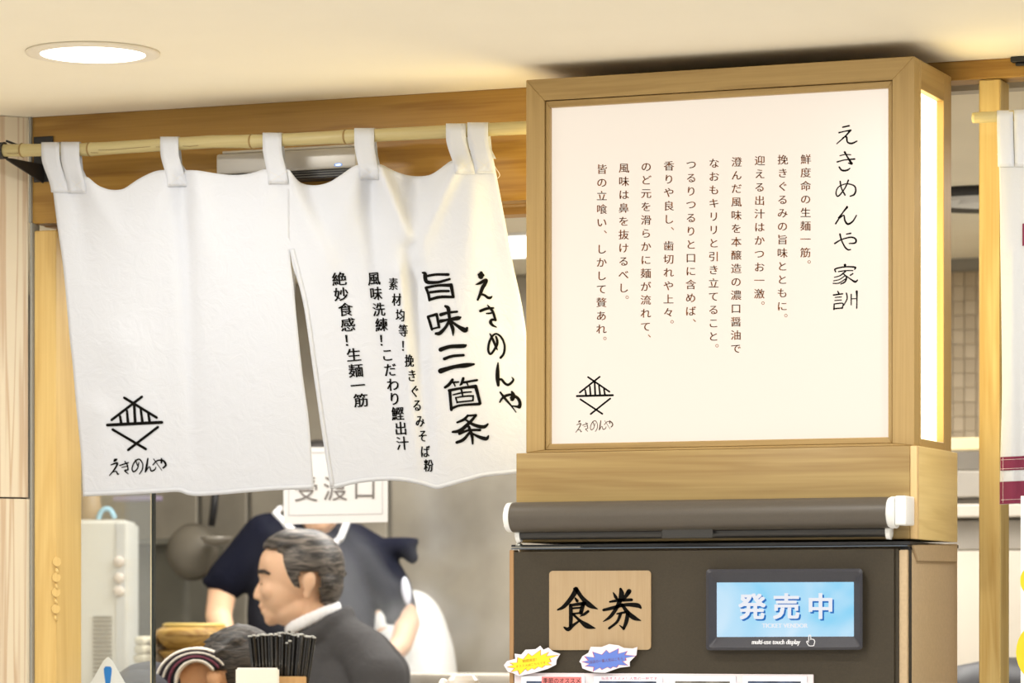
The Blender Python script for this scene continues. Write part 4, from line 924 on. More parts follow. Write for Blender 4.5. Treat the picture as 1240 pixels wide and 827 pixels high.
# warning sticker
bm = bmesh.new()
def tri(cx_, cy_, hw, hh, r):
    out = []; V = [(cx_, cy_), (cx_ + hw, cy_ + hh), (cx_ - hw, cy_ + hh)]
    for i in range(3):
        p, a, b_ = V[i], V[i - 1], V[(i + 1) % 3]
        for t in (0, .5, 1):
            for_a = ((a[0] - p[0]), (a[1] - p[1])); for_b = ((b_[0] - p[0]), (b_[1] - p[1]))
            la, lb = math.hypot(*for_a), math.hypot(*for_b)
            pa = (p[0] + for_a[0] / la * r, p[1] + for_a[1] / la * r); pb = (p[0] + for_b[0] / lb * r, p[1] + for_b[1] / lb * r)
            out.append(((1 - t) ** 2 * pa[0] + 2 * t * (1 - t) * p[0] + t * t * pb[0], (1 - t) ** 2 * pa[1] + 2 * t * (1 - t) * p[1] + t * t * pb[1]))
    return out
extrude_poly(bm, [P(x, y, YG - .0012) for x, y in tri(130.5, 791, 36, 62, 10)], (0, .0008, 0))
stk = tag(obj('warning_sticker', bm, mat('sticker_white', c(214, 220, 222), .5)), 'pale triangular sticker with a blue exclamation mark on the glass', 'sticker')
bm = bmesh.new(); extrude_poly(bm, [P(x, y, YG - .0016) for x, y in [(130.5 + dx * (1 - max(0, t - .2) * .45) , 807 + 26 * t) for dx, t in ((-3, 0), (3, 0), (4.8, .1), (4.8, .3), (3.4, 1), (-3.4, 1), (-4.8, .3), (-4.8, .1))]], (0, .0004, 0)); obj('exclamation_mark', bm, mat('sticker_blue', c(30, 120, 200), .5), stk)
bm = bmesh.new(); bm.faces.new([bm.verts.new(P(130.5 + 4.2 * math.cos(a), 841 + 4.2 * math.sin(a), YG - .0016)) for a in [2 * math.pi * k / 18 for k in range(18)]]); obj('exclamation_mark', bm, MATS['sticker_blue'], stk)

# kitchen machine, white, with vent slots
DI = 8.45
def ibox(nm, p0, p1, d0, d1, z0, z1, m, par, bev=0):
    bm = bmesh.new(); pts = []
    for z in (z0, z1):
        for px, d in ((p0, d0), (p1, d0), (p1, d1), (p0, d1)): v = Q(px, CY, DI) + FV * d; pts.append((v.x, v.y, z))
    add_hex(bm, pts)
    if bev: bmesh.ops.bevel(bm, geom=bm.edges[:], offset=bev, segments=3, affect='EDGES')
    bmesh.ops.recalc_face_normals(bm, faces=bm.faces[:]); o = obj(nm, bm, m, par); return smooth_angle(o) if bev else o
QZ = lambda py: CAM.z + (CY - py) * DI / FPX
q = Q(118, CY, DI + .2); ice = thing('ice_machine', 'tall white kitchen machine with a slotted vent behind the glass', 'appliance', (q.x, q.y, 0))
ibox('cabinet', 62, 152, 0, .30, 0, QZ(629), mat('appliance_white', c(226, 223, 218), .5), ice, .008)
ibox('side_strip', 141, 151, -.003, -.0005, .3, QZ(634), mat('appliance_grey', c(206, 206, 208), .5), ice)
for k in range(16): ibox('vent_slot', 113, 135.5, -.004, -.0006, QZ(748.6 + k * 5.1), QZ(746 + k * 5.1), mat('slot', c(138, 134, 128), .7), ice)
for py in (680, 700, 716):
    bm = bmesh.new(); lathe(bm, [(.001, 0), (.013, 0), (.012, -.006), (.009, -.008)], (0, 0, 0), 20, 'Y'); bmesh.ops.rotate(bm, verts=bm.verts[:], cent=(0, 0, 0), matrix=Matrix.Rotation(YAW, 3, 'Z')); bmesh.ops.translate(bm, verts=bm.verts[:], vec=Q(144, py, DI - .0035)); obj('knob', bm, mat('knob_pale', c(226, 212, 204), .5), ice, True)
bm = bmesh.new(); tube(bm, [Q(x, y, DI + .1) for x, y in smoothpoly([(119, 629), (122, 620), (128, 616), (134, 618), (139, 627.5)], 4)], .006, 10); tag(obj('blue_hose', bm, mat('hose_blue', c(150, 200, 225), .5), None, True), 'light blue hose looped on top of the white kitchen machine', 'hose')
bm = bmesh.new(); q = Q(106, 630.5, DI + .12); q.z = QZ(629) + .0005; lathe(bm, [(.01, 0), (.03, .0), (.035, .02), (.03, .07), (.012, .075)], q, 20); tag(obj('brown_jar', bm, mat('jar_brown', c(150, 125, 95), .5), None, True), 'small brown jar on top of the white kitchen machine', 'jar')
# dark range behind: hood/pan mass, ladle
M_DK = steel('range_dark', c(112, 110, 100), .6, .3, 3)
rg = thing('cooking_range', 'dim grey cooking range against the kitchen wall left of the cook', 'range', P(205, CY, 8.3) * 1)
rg.location.z = 0; WL[rg.name].z = 0
box('range_back', X(154, 8.3), X(232, 8.3), 8.28, 8.50, 0, Z(200, 655, 8.3), M_DK, rg, .02, 3)
box('range_shelf', X(140, 8.25), X(238, 8.25), 8.22, 8.27, Z(200, 660, 8.25), Z(200, 652, 8.25), M_DK, rg, .004, 2)
box('purple_strip', X(132, 8.2), X(182, 8.2), 8.22, 8.27, Z(160, 607, 8.25), Z(160, 601, 8.25), mat('purple_strip', c(178, 165, 195), .5), rg, .002, 1)
bm = bmesh.new(); q = P(224, 668, 8.15); lathe(bm, [(.004, 0), (.04, .004), (.065, .02), (.075, .045), (.072, .045), (.03, .012)], q, 36, 'Y'); tag(obj('hanging_pan', bm, mat('pan_grey', c(128, 122, 110), .5, .2), None, True), 'round grey pan hanging on the kitchen wall', 'pan')
lad = thing('ladle', 'ladle with a black handle hanging behind the navy shirted cook', 'ladle', P(256, 645, 8.1))
bm = bmesh.new(); tube(bm, [P(263, 575, 8.12), P(259, 615, 8.12), P(256, 637, 8.12)], [.010, .010, .009], 10); obj('handle', bm, BLACK, lad, True)
bm = bmesh.new(); q = P(262, 652, 8.12); lathe(bm, [(.004, -.02), (.03, -.014), (.04, .0), (.041, .004), (.036, .002)], q, 24); obj('bowl', bm, M_ST, lad, True)
box('utensil_rail', X(235, 8.14), X(300, 8.14), 8.135, 8.145, Z(262, 574, 8.14), Z(262, 571, 8.14), M_ST, lad)
box('utensil_rail_post', X(238, 8.14), X(240, 8.14), 8.145, 8.52, Z(262, 574, 8.14), Z(262, 571, 8.14), M_ST, lad)

# pick-up sign hanging in the kitchen
DS = 7.45
def S(px, py, d=0): return Q(px, py, DS + d)
sg = thing('hanging_sign', 'white pick-up sign board with three thin black characters hanging in the kitchen', 'sign', S(406, 633))
bm = bmesh.new(); extrude_poly(bm, [S(343, 541.5), S(469.5, 541.5), S(469.5, 632), S(343.5, 635)], FV * .006); obj('board', bm, mat('sign_board', c(230, 230, 230), .5), sg)
fl = Flat()
fr = TF(0, 0, 1)
for a, b_ in (((349.5, 548), (463, 548)), ((463, 548), (463, 622)), ((463, 622), (349.5, 624)), ((349.5, 624), (349.5, 548))): fl.stroke([a + (.8,), b_ + (.8,)], fr)
fl.build('border_line', lambda x, y: S(x, y, -.001), mat('pale_line', c(190, 188, 190), .7), sg)
fl = Flat()
for ch, x in (('受', 370), ('渡', 405.5), ('口', 441)): fl.char(ch, x, 592 - .03 * (x - 400), 31, 32)
fl.build('lettering', lambda x, y: S(x, y, -.0015), mat('sign_ink', c(118, 112, 110), .8), sg)
for px in (356, 457):
    bm = bmesh.new(); a = S(px, 542, .003); tube(bm, [a, Vector((a.x, a.y, CEIL - .0005))], .0012, 6); obj('hanging_wire', bm, mat('wire', c(150, 150, 150), .4), sg)

# items on the counters
def cyl_items(): pass
TY = 8.36
bsk = thing('wooden_bowl', 'wide golden wooden bowl stacked on another, left of the bowed customer', 'bowl', Q(235, 786, TY))
s_ = TY / FPX; M_GOLD = wood('golden_wood', c(196, 162, 88), c(140, 104, 46), 'X', rings=.5, scale=2)
q = Q(235, 787, TY)
bm = bmesh.new(); lathe(bm, [(30 * s_, 0), (38 * s_, 6 * s_), (47.5 * s_, 19 * s_), (46 * s_, 23 * s_), (37 * s_, 29 * s_), (31 * s_, 31 * s_), (30 * s_, 29 * s_), (2 * s_, 29 * s_)], q, 48); smooth_angle(obj('bowl_wall', bm, M_GOLD, bsk), 25)
bm = bmesh.new(); lathe(bm, [(36.5 * s_, 28.5 * s_), (38.5 * s_, 29 * s_), (37.5 * s_, 31.5 * s_), (34 * s_, 32.5 * s_), (31.2 * s_, 31.2 * s_)], q, 48)
obj('rim_band', bm, mat('gold_rim', c(212, 184, 104), .5), bsk, True)
q2 = Vector((q.x, q.y, 1.2805)); h_ = q.z - 1.281
bm = bmesh.new(); lathe(bm, [(22 * s_, 0), (30 * s_, h_ * .3), (44 * s_, h_ * .97), (41 * s_, h_ - .0005)], q2, 40)
tag(smooth_angle(obj('wooden_bowl', bm, M_GOLD), 25), 'lower golden wooden bowl of the stack on the steel counter', 'bowl')
tw = thing('folded_towel', 'cream folded towel on the steel counter beside the glass edge', 'towel', Q(166, 812, 8.28))
for k in range(4):
    a = Q(155 + k * 1.0, 0, 8.3); b_ = Q(176 - k, 0, 8.3); z0 = 1.2805 + k * .021
    box('towel_fold', a.x, b_.x, 7.38, 7.53, z0, z0 + .0205, fabric('towel_%d' % k, c(228, 218, 196), transl=0), tw, .008, 3)

# chopsticks in the wooden holder, with a white box in front
CD = 6.5; sC = CD / FPX
def K(px, py, d=0): return Q(px, py, CD + d)
hol = thing('chopstick_holder', 'open wooden box holding upright black chopsticks', 'holder', (K(336, 820).x, K(336, 820).y, 1.12))
HX0, HX1 = K(304, 818), K(372, 818)
def hbox(px0, px1, d0, d1, z0, z1, m, par, nm, bev=.0015):
    bm = bmesh.new(); pts = []
    for z in (z0, z1):
        for px, d in ((px0, d0), (px1, d0), (px1, d1), (px0, d1)): v = K(px, CY, d); pts.append((v.x, v.y, z))
    add_hex(bm, pts); bmesh.ops.bevel(bm, geom=bm.edges[:], offset=bev, segments=2, affect='EDGES'); bmesh.ops.recalc_face_normals(bm, faces=bm.faces[:]); return smooth_angle(obj(nm, bm, m, par))
M_HW = wood('holder_wood', c(226, 188, 134), c(200, 158, 100), 'Z', rings=.2, scale=2)
zt4 = K(350, 819).z
hbox(306, 371, 0, .006, 1.121, zt4, M_HW, hol, 'holder_side'); hbox(306, 371, .08, .086, 1.121, zt4, M_HW, hol, 'holder_side')
hbox(306, 309.5, .0065, .0795, 1.121, zt4, M_HW, hol, 'holder_side'); hbox(367.5, 371, .0065, .0795, 1.121, zt4, M_HW, hol, 'holder_side'); hbox(309.8, 367.2, .0065, .0795, 1.121, 1.127, M_HW, hol, 'holder_base')
nb = hbox(285.5, 338, -.075, -.015, 1.121, K(311, 808.5).z, mat('napkin_box', c(246, 240, 228), .5), None, 'napkin_box', .003); tag(nb, 'cream white box standing in front of the chopstick holder', 'box')
M_CH = mat('black_lacquer', c(24, 22, 20), .25, coat=.6); M_CT2 = mat('chopstick_tip', c(190, 190, 186), .4)
bm = bmesh.new(); Lc = .20
zz0 = [0, .06, .15, .1985]; rr0 = [.0017, .0023, .0034, .0036]
tube(bm, [(0, 0, z) for z in zz0], rr0, 8); mes = bpy.data.meshes.new('chopstick'); bm.to_mesh(mes); bm.free(); mes.materials.append(M_CH)
bm = bmesh.new(); tube(bm, [(0, 0, .1987), (0, 0, .1993), (0, 0, .2012)], [.0036, .0037, .0030], 8); met = bpy.data.meshes.new('chopstick_cap'); bm.to_mesh(met); bm.free(); met.materials.append(M_CT2)
NCH = 52
for i in range(NCH):
    u = (i + .5) / NCH; row = i % 3
    ptop = 302 + 78 * u + random.uniform(-1.5, 1.5)
    dipy = 771 - 4 * math.sin(u * math.pi) + random.uniform(-2, 2) + (9 if .55 < u < .68 and row == 0 else 0) - (6 if .6 < u < .66 and row == 2 else 0)
    pbot = 313 + 52 * u
    top = K(ptop, dipy, .012 + .027 * row + random.uniform(-.004, .004)); bot = K(pbot, 880, .022 + .02 * row)
    d = (bot - top).normalized(); Lr = .2012
    base = top + d * Lr
    o = bpy.data.objects.new('chopstick', mes); COL.objects.link(o); o.location = base; o.rotation_mode = 'QUATERNION'; o.rotation_quaternion = (-d).to_track_quat('Z', 'Y')
    tag(o, 'black lacquered chopstick standing in the wooden holder', 'chopstick', 'chopsticks in the wooden holder')
    t = bpy.data.objects.new('cap', met); COL.objects.link(t); t.parent = o
# bright round lid at the bottom, in front of the white coat
q = Q(561, 846, 6.3); cn = thing('steel_canister', 'shiny round lidded canister on the counter left of the ticket machine', 'canister', (q.x, q.y, 1.12))
r3 = 19 * 6.3 / FPX; z3 = Q(561, 815.5, 6.3).z
bm = bmesh.new(); lathe(bm, [(r3 * .9, 1.1205), (r3, 1.13), (r3, z3 - .02), (r3 * .97, z3 - .018)], (q.x, q.y, 0), 32); smooth_angle(obj('can', bm, mat('can_steel', c(205, 198, 190), .25, .5), cn), 30)
bm = bmesh.new(); lathe(bm, [(r3 * 1.05, z3 - .0175), (r3 * 1.05, z3 - .012), (r3 * .8, z3 - .003), (r3 * .3, z3), (.003, z3)], (q.x, q.y, 0), 32); smooth_angle(obj('lid', bm, mat('can_lid', c(235, 230, 224), .2, .2), cn), 30)
bm = bmesh.new(); q4 = Q(537, 822, 6.25); lathe(bm, [(.004, 1.1205), (.008, 1.1205), (.0085, q4.z - .006), (.005, q4.z), (.001, q4.z + .001)], (q4.x, q4.y, 0), 16)  # white peg shaped to stand for a dot of highlight
tag(obj('highlight_peg', bm, mat('highlight_white', c(250, 250, 250), .2), None, True), 'small white peg standing for a highlight left of the shiny canister', 'highlight')

# ============================================================ PEOPLE
class Fig:
    def __init__(s, px, D): s.D = D; s.s = D / FPX; s.bm = bmesh.new()
    def w(s, x, y, d=0): return CAM + FV * (s.D + d * s.s) + RV * ((x - CX) * s.s) + UV * ((CY - y) * s.s)
    def new(s): s.bm = bmesh.new()
    def ell(s, x, y, d, rx, ry, rd, tilt=0, n=16):
        """ellipsoid: rx across the picture, ry up, rd in depth; tilt rotates in the picture plane (deg, ccw)"""
        a = math.radians(tilt); ca, sa = math.cos(a), math.sin(a); rows = []
        for i in range(1, n):
            th = math.pi * i / n; ring = []
            for k in range(2 * n):
                ph = math.pi * k / n
                u, v, q_ = rx * math.sin(th) * math.cos(ph), ry * math.cos(th), rd * math.sin(th) * math.sin(ph)
                ring.append(s.bm.verts.new(s.w(x + u * ca - v * sa, y - (u * sa + v * ca), d + q_)))
            rows.append(ring)
        tp = s.bm.verts.new(s.w(x - ry * -sa * -1, y - ry * ca, d)); bt = s.bm.verts.new(s.w(x + ry * sa, y + ry * ca, d))
        m_ = 2 * n
        for k in range(m_): s.bm.faces.new((tp, rows[0][k], rows[0][(k + 1) % m_])); s.bm.faces.new((bt, rows[-1][(k + 1) % m_], rows[-1][k]))
        for a_2, b_2 in zip(rows, rows[1:]):
            for k in range(m_): s.bm.faces.new((a_2[k], b_2[k], b_2[(k + 1) % m_], a_2[(k + 1) % m_]))
    def cap(s, *pts, fl=1.0):
        """tapered chain: (x, y, d, r)"""
        for (x0, y0, d0, r0), (x1, y1, d1, r1) in zip(pts, pts[1:]):
            L = math.dist((x0, y0, d0), (x1, y1, d1)); n = max(2, int(L / (min(r0, r1) * .45)) + 1)
            for k in range(n + 1):
                t = k / n; r = r0 + (r1 - r0) * t; s.ell(x0 + (x1 - x0) * t, y0 + (y1 - y0) * t, d0 + (d1 - d0) * t, r, r, r * fl, n=7)
    def done(s, name, m, parent, voxel=.006, sm=6, fac=.6):
        bmesh.ops.recalc_face_normals(s.bm, faces=s.bm.faces[:])
        me = bpy.data.meshes.new(name); s.bm.to_mesh(me); s.bm = bmesh.new()
        o = bpy.data.objects.new('tmp', me); COL.objects.link(o)
        r = o.modifiers.new('r', 'REMESH'); r.mode = 'VOXEL'; r.voxel_size = voxel
        k = o.modifiers.new('s', 'SMOOTH'); k.factor = fac; k.iterations = sm
        bpy.context.view_layer.update(); e = o.evaluated_get(bpy.context.evaluated_depsgraph_get()); m2 = bpy.data.meshes.new_from_object(e)
        bpy.data.objects.remove(o); bpy.data.meshes.remove(me)
        return put(name, m2, m, parent, True)
M_SKIN = mat('skin', c(228, 186, 152), .55, 0, .08, 14, .05, 200); M_SKIN.node_tree.nodes['Principled BSDF'].inputs['Subsurface Weight'].default_value = .12; M_SKIN.node_tree.nodes['Principled BSDF'].inputs['Subsurface Radius'].default_value = (.02, .008, .004)
M_SKIN2 = mat('skin_warm', c(222, 172, 130), .55, 0, .08, 14)
def hairmat(name, c1, c2, sc=60):
    m, nt, b = newmat(name); L = nt.links.new; tc = nd(nt, 'ShaderNodeTexCoord'); mp = nd(nt, 'ShaderNodeMapping'); mp.inputs['Scale'].default_value = (sc * .3, sc * .3, sc * 1.5); mp.inputs['Rotation'].default_value = (.2, .5, .3)
    n = nd(nt, 'ShaderNodeTexNoise'); n.inputs['Scale'].default_value = 1; n.inputs['Detail'].default_value = 5; n.inputs['Distortion'].default_value = 1.2
    L(tc.outputs['Object'], mp.inputs[0]); L(mp.outputs[0], n.inputs['Vector']); r = nd(nt, 'ShaderNodeValToRGB'); r.color_ramp.elements[0].position = .40; r.color_ramp.elements[1].position = .74
    r.color_ramp.elements[0].color = c1; r.color_ramp.elements[1].color = c2; L(n.outputs['Fac'], r.inputs[0]); L(r.outputs[0], b.inputs['Base Color']); b.inputs['Roughness'].default_value = .5
    bp = nd(nt, 'ShaderNodeBump'); bp.inputs['Strength'].default_value = .6; bp.inputs['Distance'].default_value = .003; L(n.outputs['Fac'], bp.inputs['Height']); L(bp.outputs[0], b.inputs['Normal']); return m
def legs(f, x, yhip, w_, rt, m, root, dsh=0, xs=0):
    """trousers and shoes down to the floor"""
    yf = CY + CAM.z / f.s
    f.new()
    for sgn in (-1, 1):
        f.cap((x + xs * sgn, yhip, dsh + w_ * sgn, rt), (x + xs * sgn, (yhip + yf) / 2, dsh + w_ * sgn, rt * .75), (x + xs * sgn, yf - 14, dsh + w_ * sgn, rt * .55))
    f.done('trousers', m, root, .014, 3)
    for sgn in (-1, 1):
        f.new(); f.ell(x + xs * sgn - 12, yf - 14, dsh + w_ * sgn, 66 / (f.s * 1000) * 1.9, 14, 22, n=10); f.done('shoe', mat('shoe_leather', c(30, 28, 27), .4), root, .01, 2)

# --- man in the grey suit, in profile facing left
f = Fig(370, 7.75); rt_ = thing('person', 'older man with wavy grey hair in a grey suit, in profile facing left', 'person', (f.w(400, 0).x, f.w(400, 0).y, 0))
f.ell(362, 691, 0, 49, 45, 39, 0, 22)             # skull
f.ell(345, 715, 0, 30, 38, 33, 0, 20)             # face
f.ell(330, 684, 0, 16, 22, 28)                     # forehead
f.ell(331, 742, 0, 12, 15, 17, 0); f.ell(328, 750, 0, 8, 8, 12)
f.ell(355, 738, 0, 26, 20, 30, 20)                 # jaw
f.ell(317, 694, 0, 5, 5, 20)                       # brow ridge
f.cap((318.5, 704, 0, 4), (313, 715, 0, 5), (310.5, 722, 0, 4.6)); f.ell(315, 724, -5, 4, 3, 3.5); f.ell(315, 724, 5, 4, 3, 3.5)
f.ell(317, 733.5, 0, 4.5, 2.8, 10); f.ell(320, 741, 0, 4.5, 3, 9)
f.ell(328, 716, -17, 12, 12, 13); f.ell(328, 716, 17, 12, 12, 13)   # cheeks
f.ell(323, 705, -15, 5.5, 4.6, 5); f.ell(323, 705, 15, 5.5, 4.6, 5) # closed eyes
for sgn in (-1, 1):                               # ears
    f.ell(377, 705, sgn * 40, 8, 14, 4, -8); f.ell(374, 719, sgn * 39, 5, 8, 3.5)
f.cap((376, 728, 0, 27), (386, 760, 0, 30), (396, 800, 0, 34))
f.ell(430, 850, 0, 42, 72, 55); f.ell(424, 990, 0, 44, 70, 52)
for sgn in (-1, 1): f.cap((440, 800, sgn * 62, 20), (455, 826, sgn * 84, 20), (455, 930, sgn * 92, 17), (345, 985, sgn * 70, 14), (300, 1000, sgn * 55, 10))
for sgn in (-1, 1):                               # hands resting on the counter edge
    f.ell(288, 1003, sgn * 50, 22, 9, 18)
    for q_ in range(4): f.cap((272, 1003, sgn * 50 - 14 + q_ * 9, 5), (255 - (4 if q_ in (1, 2) else 0), 1006, sgn * 50 - 14 + q_ * 9, 4.3), (243 - (6 if q_ in (1, 2) else 0), 1014, sgn * 50 - 14 + q_ * 9, 3.8))
    f.cap((285, 1003, sgn * 50 - sgn * 18, 5.5), (270, 1008, sgn * 50 - sgn * 26, 4.6), (260, 1013, sgn * 50 - sgn * 28, 4))
body = f.done('body', M_SKIN, rt_, .0042, 5, .5)
f.new()
f.ell(372, 686, 0, 46, 46, 44, 0, 22); f.ell(390, 705, 0, 26, 30, 40, 20); f.ell(396, 722, 0, 14, 17, 32, 15)
f.ell(352, 660, 0, 32, 20, 36, 12); f.ell(333, 659, 2, 16, 11, 28, 30)
for i in range(46):      # wavy locks
    a = random.uniform(.15, 2.9); x = 374 + 41 * math.cos(a) * random.uniform(.55, 1.02); y = 690 - 40 * math.sin(a) + 20 * max(0, math.cos(a)); dd = random.uniform(-34, 30)
    k = math.sqrt(max(.05, 1 - (dd / 44) ** 2)); f.ell(374 + (x - 374) * k, 690 + (y - 690) * k, dd, random.uniform(6, 11), random.uniform(3, 5), 7, random.uniform(-50, 10), 8)
hb = f.bm; 
# cut the hair away from the face: keep behind the hairline
M_GREY = hairmat('grey_hair', c(34, 30, 28), c(134, 124, 114), 70)
hair = f.done('hair', M_GREY, rt_, .005, 2)
def cut_hair(o, fig, keep):
    bm = bmesh.new(); bm.from_mesh(o.data); kill = []
    wl = WL[o.name]
    for v in bm.verts:
        p = wl + v.co - CAM; x = CX + p.dot(RV) / fig.s; y = CY - p.z / fig.s; d = (p.dot(FV) - fig.D) / fig.s
        if not keep(x, y, d): kill.append(v)
    bmesh.ops.delete(bm, geom=kill, context='VERTS'); bm.to_mesh(o.data); bm.free()
def keep_suit(x, y, d):
    ad = abs(d)
    hl = [(636, 317), (652, 318), (664, 322), (667, 336), (674, 343), (690, 342), (700, 347), (713, 355)]
    if y < 700 or True:
        for (y0, x0), (y1, x1) in zip(hl, hl[1:]):
            if y0 <= y <= y1:
                lim = x0 + (x1 - x0) * (y - y0) / (y1 - y0); break
        else: lim = 386 if y > 712 else 318
        if y < 665: lim = 317 + max(0, (ad - 22)) * .6
        if x < lim: return False
    if 366 < x < 388 and y > 695 and ad > 24: return False
    if y > 712 and x < 388: return False
    return y < 738
cut_hair(hair, f, keep_suit)
s_ = hair.modifiers.new('t', 'SOLIDIFY'); s_.thickness = .004; s_.offset = -1
f.new()
for sgn in (-1, 1): f.cap((315.5, 696, sgn * 8, 2.2), (315.5, 692, sgn * 15, 3), (322, 692, sgn * 25, 2.4), (328, 695, sgn * 29, 1.8))
f.done('eyebrows', mat('brow_grey', c(58, 48, 42), .8), rt_, .002, 1)
f.new()
for sgn in (-1, 1): f.cap((318.5, 706.5, sgn * 9, 1.0), (317.8, 707.5, sgn * 15, 1.5), (325, 706.5, sgn * 21, 1.2))
f.done('eyelashes', mat('lash', c(50, 36, 32), .8), rt_, .002, 1)
f.new(); f.cap((316.5, 737.5, -9, .8), (314.8, 737.2, 0, .9), (316.5, 737.5, 9, .8)); f.done('mouth_line', mat('lip', c(150, 95, 85), .6), rt_, .002, 1)
# collar, jacket
f.new()
for k in range(26):
    a = 2 * math.pi * k / 26; x = 379 + 29 * math.cos(a); d = 33 * math.sin(a); y = 749 - 13 * math.cos(a) * 1.0
    f.ell(x, y, d, 6, 9, 6, 0, 6)
f.done('shirt_collar', mat('shirt_white', c(240, 240, 242), .8), rt_, .004, 3)
M_SUIT = fabric('suit_grey', c(76, 75, 76), transl=0, wr=.5, wscale=14)
f.new(); f.cap((396, 768, 0, 34), (412, 800, 0, 52))
f.ell(430, 868, 0, 64, 100, 82, 3, 24); f.ell(422, 1000, 0, 66, 90, 84, 0, 20)
for k in range(24):
    a = 2 * math.pi * k / 24; x = 391 + 31 * math.cos(a); d = 38 * math.sin(a); y = 757 - 15 * math.cos(a) + (2 if math.cos(a) > 0 else 6); f.ell(x, y, d, 9, 12, 9, 0, 6)
for sgn in (-1, 1):
    f.cap((402, 768, 0, 32), (444, 793, sgn * 52, 32), (462, 818, sgn * 80, 34)); f.cap((462, 818, sgn * 80, 34), (463, 930, sgn * 92, 30), (380, 985, sgn * 80, 24), (312, 998, sgn * 58, 19))
f.ell(384, 840, 0, 30, 70, 55); 
f.done('jacket', M_SUIT, rt_, .007, 6)
legs(f, 420, 1050, 38, 44, M_SUIT, rt_)

# --- bowed man
f = Fig(280, 7.0); rt_ = thing('person', 'customer bowed low over his meal with a striped scarf and dark coat', 'person', (f.w(190, 0).x, f.w(190, 0).y, 0))
f.ell(290, 808, 0, 44, 42, 36, 0, 20); f.ell(308, 838, 0, 32, 42, 32, 20, 18); f.ell(335, 862, 0, 18, 20, 20)
f.cap((272, 826, 0, 24), (242, 824, 0, 27), (205, 860, 0, 34))
for sgn in (-1, 1): f.ell(261, 823, sgn * 36, 10, 13, 5, 15); f.ell(264, 834, sgn * 35, 6, 8, 4, 15)
f.cap((342, 850, 0, 6), (350, 858, 0, 7)); f.ell(330, 884, 0, 14, 10, 14)
f.ell(180, 910, 0, 55, 80, 90, 40, 18); f.ell(160, 1040, 0, 60, 90, 70)
for sgn in (-1, 1):
    f.cap((185, 880, sgn * 85, 26), (200, 1000, sgn * 105, 20), (285, 1035, sgn * 50, 15)); f.ell(300, 1032, sgn * 44, 18, 12, 18)
    for q_ in range(4): f.cap((312, 1026, sgn * 44 - 12 + q_ * 8, 5), (328 - 2 * abs(q_ - 1), 1024, sgn * 44 - 12 + q_ * 8, 4.4), (334 - 2 * abs(q_ - 1), 1036, sgn * 44 - 12 + q_ * 8, 4))
    f.cap((302, 1022, sgn * 44 - sgn * 16, 5.5), (318, 1018, sgn * 44 - sgn * 20, 4.5))
f.done('body', M_SKIN2, rt_, .0048, 5)
f.new(); f.ell(292, 800, 0, 47, 44, 41, 0, 22); f.ell(284, 806, 0, 38, 40, 40, 0, 16); f.ell(312, 820, 0, 28, 34, 37, 0, 16)
for i in range(60):
    a = random.uniform(-.4, math.pi * .98); dd = random.uniform(-36, 20); k = math.sqrt(max(.05, 1 - (dd / 43) ** 2))
    f.ell(291 + 46 * math.cos(a) * k, 801 - 43 * math.sin(a) * k, dd, random.uniform(7, 13), random.uniform(1.5, 2.5), 4, random.uniform(10, 45) if math.cos(a) < 0 else random.uniform(-50, -10), 8)
hair = f.done('hair', hairmat('dark_grey_hair', c(20, 19, 18), c(88, 80, 74), 130), rt_, .0048, 2)
def keep_bow(x, y, d):
    if y > 812 and x < 276: return False
    if y > 800 + (x - 246) * .9 + 0 and x < 262: return False
    return y < 850
cut_hair(hair, f, keep_bow)
s_ = hair.modifiers.new('t', 'SOLIDIFY'); s_.thickness = .003; s_.offset = -1
# scarf bands round the neck
bands = [(0, c(238, 232, 222)), (1, c(40, 38, 42)), (2, c(126, 72, 88)), (3, c(58, 52, 58)), (4, c(232, 226, 216)), (5, c(60, 54, 60)), (6, c(230, 224, 214))]
scf = [((246, 796), (232, 787), (220, 789), (213, 803), (212, 840), (214, 880)), ((194, 826), )]
for k, cc in bands:
    f.new(); off = k * 3.9
    pts = []
    for t in range(15):
        a = math.pi * (1.0 - t / 14 * .80)
        x = 241 + (25 + off) * math.cos(a) ; y = 826 - (27 + off * .58) * math.sin(a); 
        pts.append((x, y, -6 - 4 * math.sin(a * 2) - (6 - k) * 1.5 , 3.4))
    pts = [(pts[0][0] - 3, 880, -14, 3.4), (pts[0][0] - 1, 850, -12, 3.4)] + pts
    for q_ in (-30, -18, -6, 8, 22): 
        for p_ in range(0, len(pts) - 1, 1):
            a1, a2 = pts[p_], pts[p_ + 1]
            f.cap((a1[0], a1[1], q_ - (6 - k) * 1.0, 2.5), (a2[0], a2[1], q_ - (6 - k) * 1.0, 2.5), fl=3.2)
    o = f.done('scarf_stripe', fabric('scarf_%d' % k, cc, transl=0, wr=.2), rt_, .0035, 3)
M_COAT = fabric('coat_grey', c(74, 74, 80), transl=0, wr=.4, wscale=30)
f.new(); f.cap((205, 864, 0, 44), (182, 857, 0, 58), (158, 872, 0, 56)); f.ell(178, 905, 0, 62, 92, 98, 45, 20); f.ell(160, 1020, 0, 74, 130, 92)
for sgn in (-1, 1): f.cap((176, 852, sgn * 66, 44), (190, 930, sgn * 105, 36), (205, 1005, sgn * 110, 28), (282, 1032, sgn * 54, 20))
f.done('coat', M_COAT, rt_, .008, 6)
legs(f, 160, 1120, 36, 46, mat('trousers_dark', c(45, 45, 50), .8), rt_)

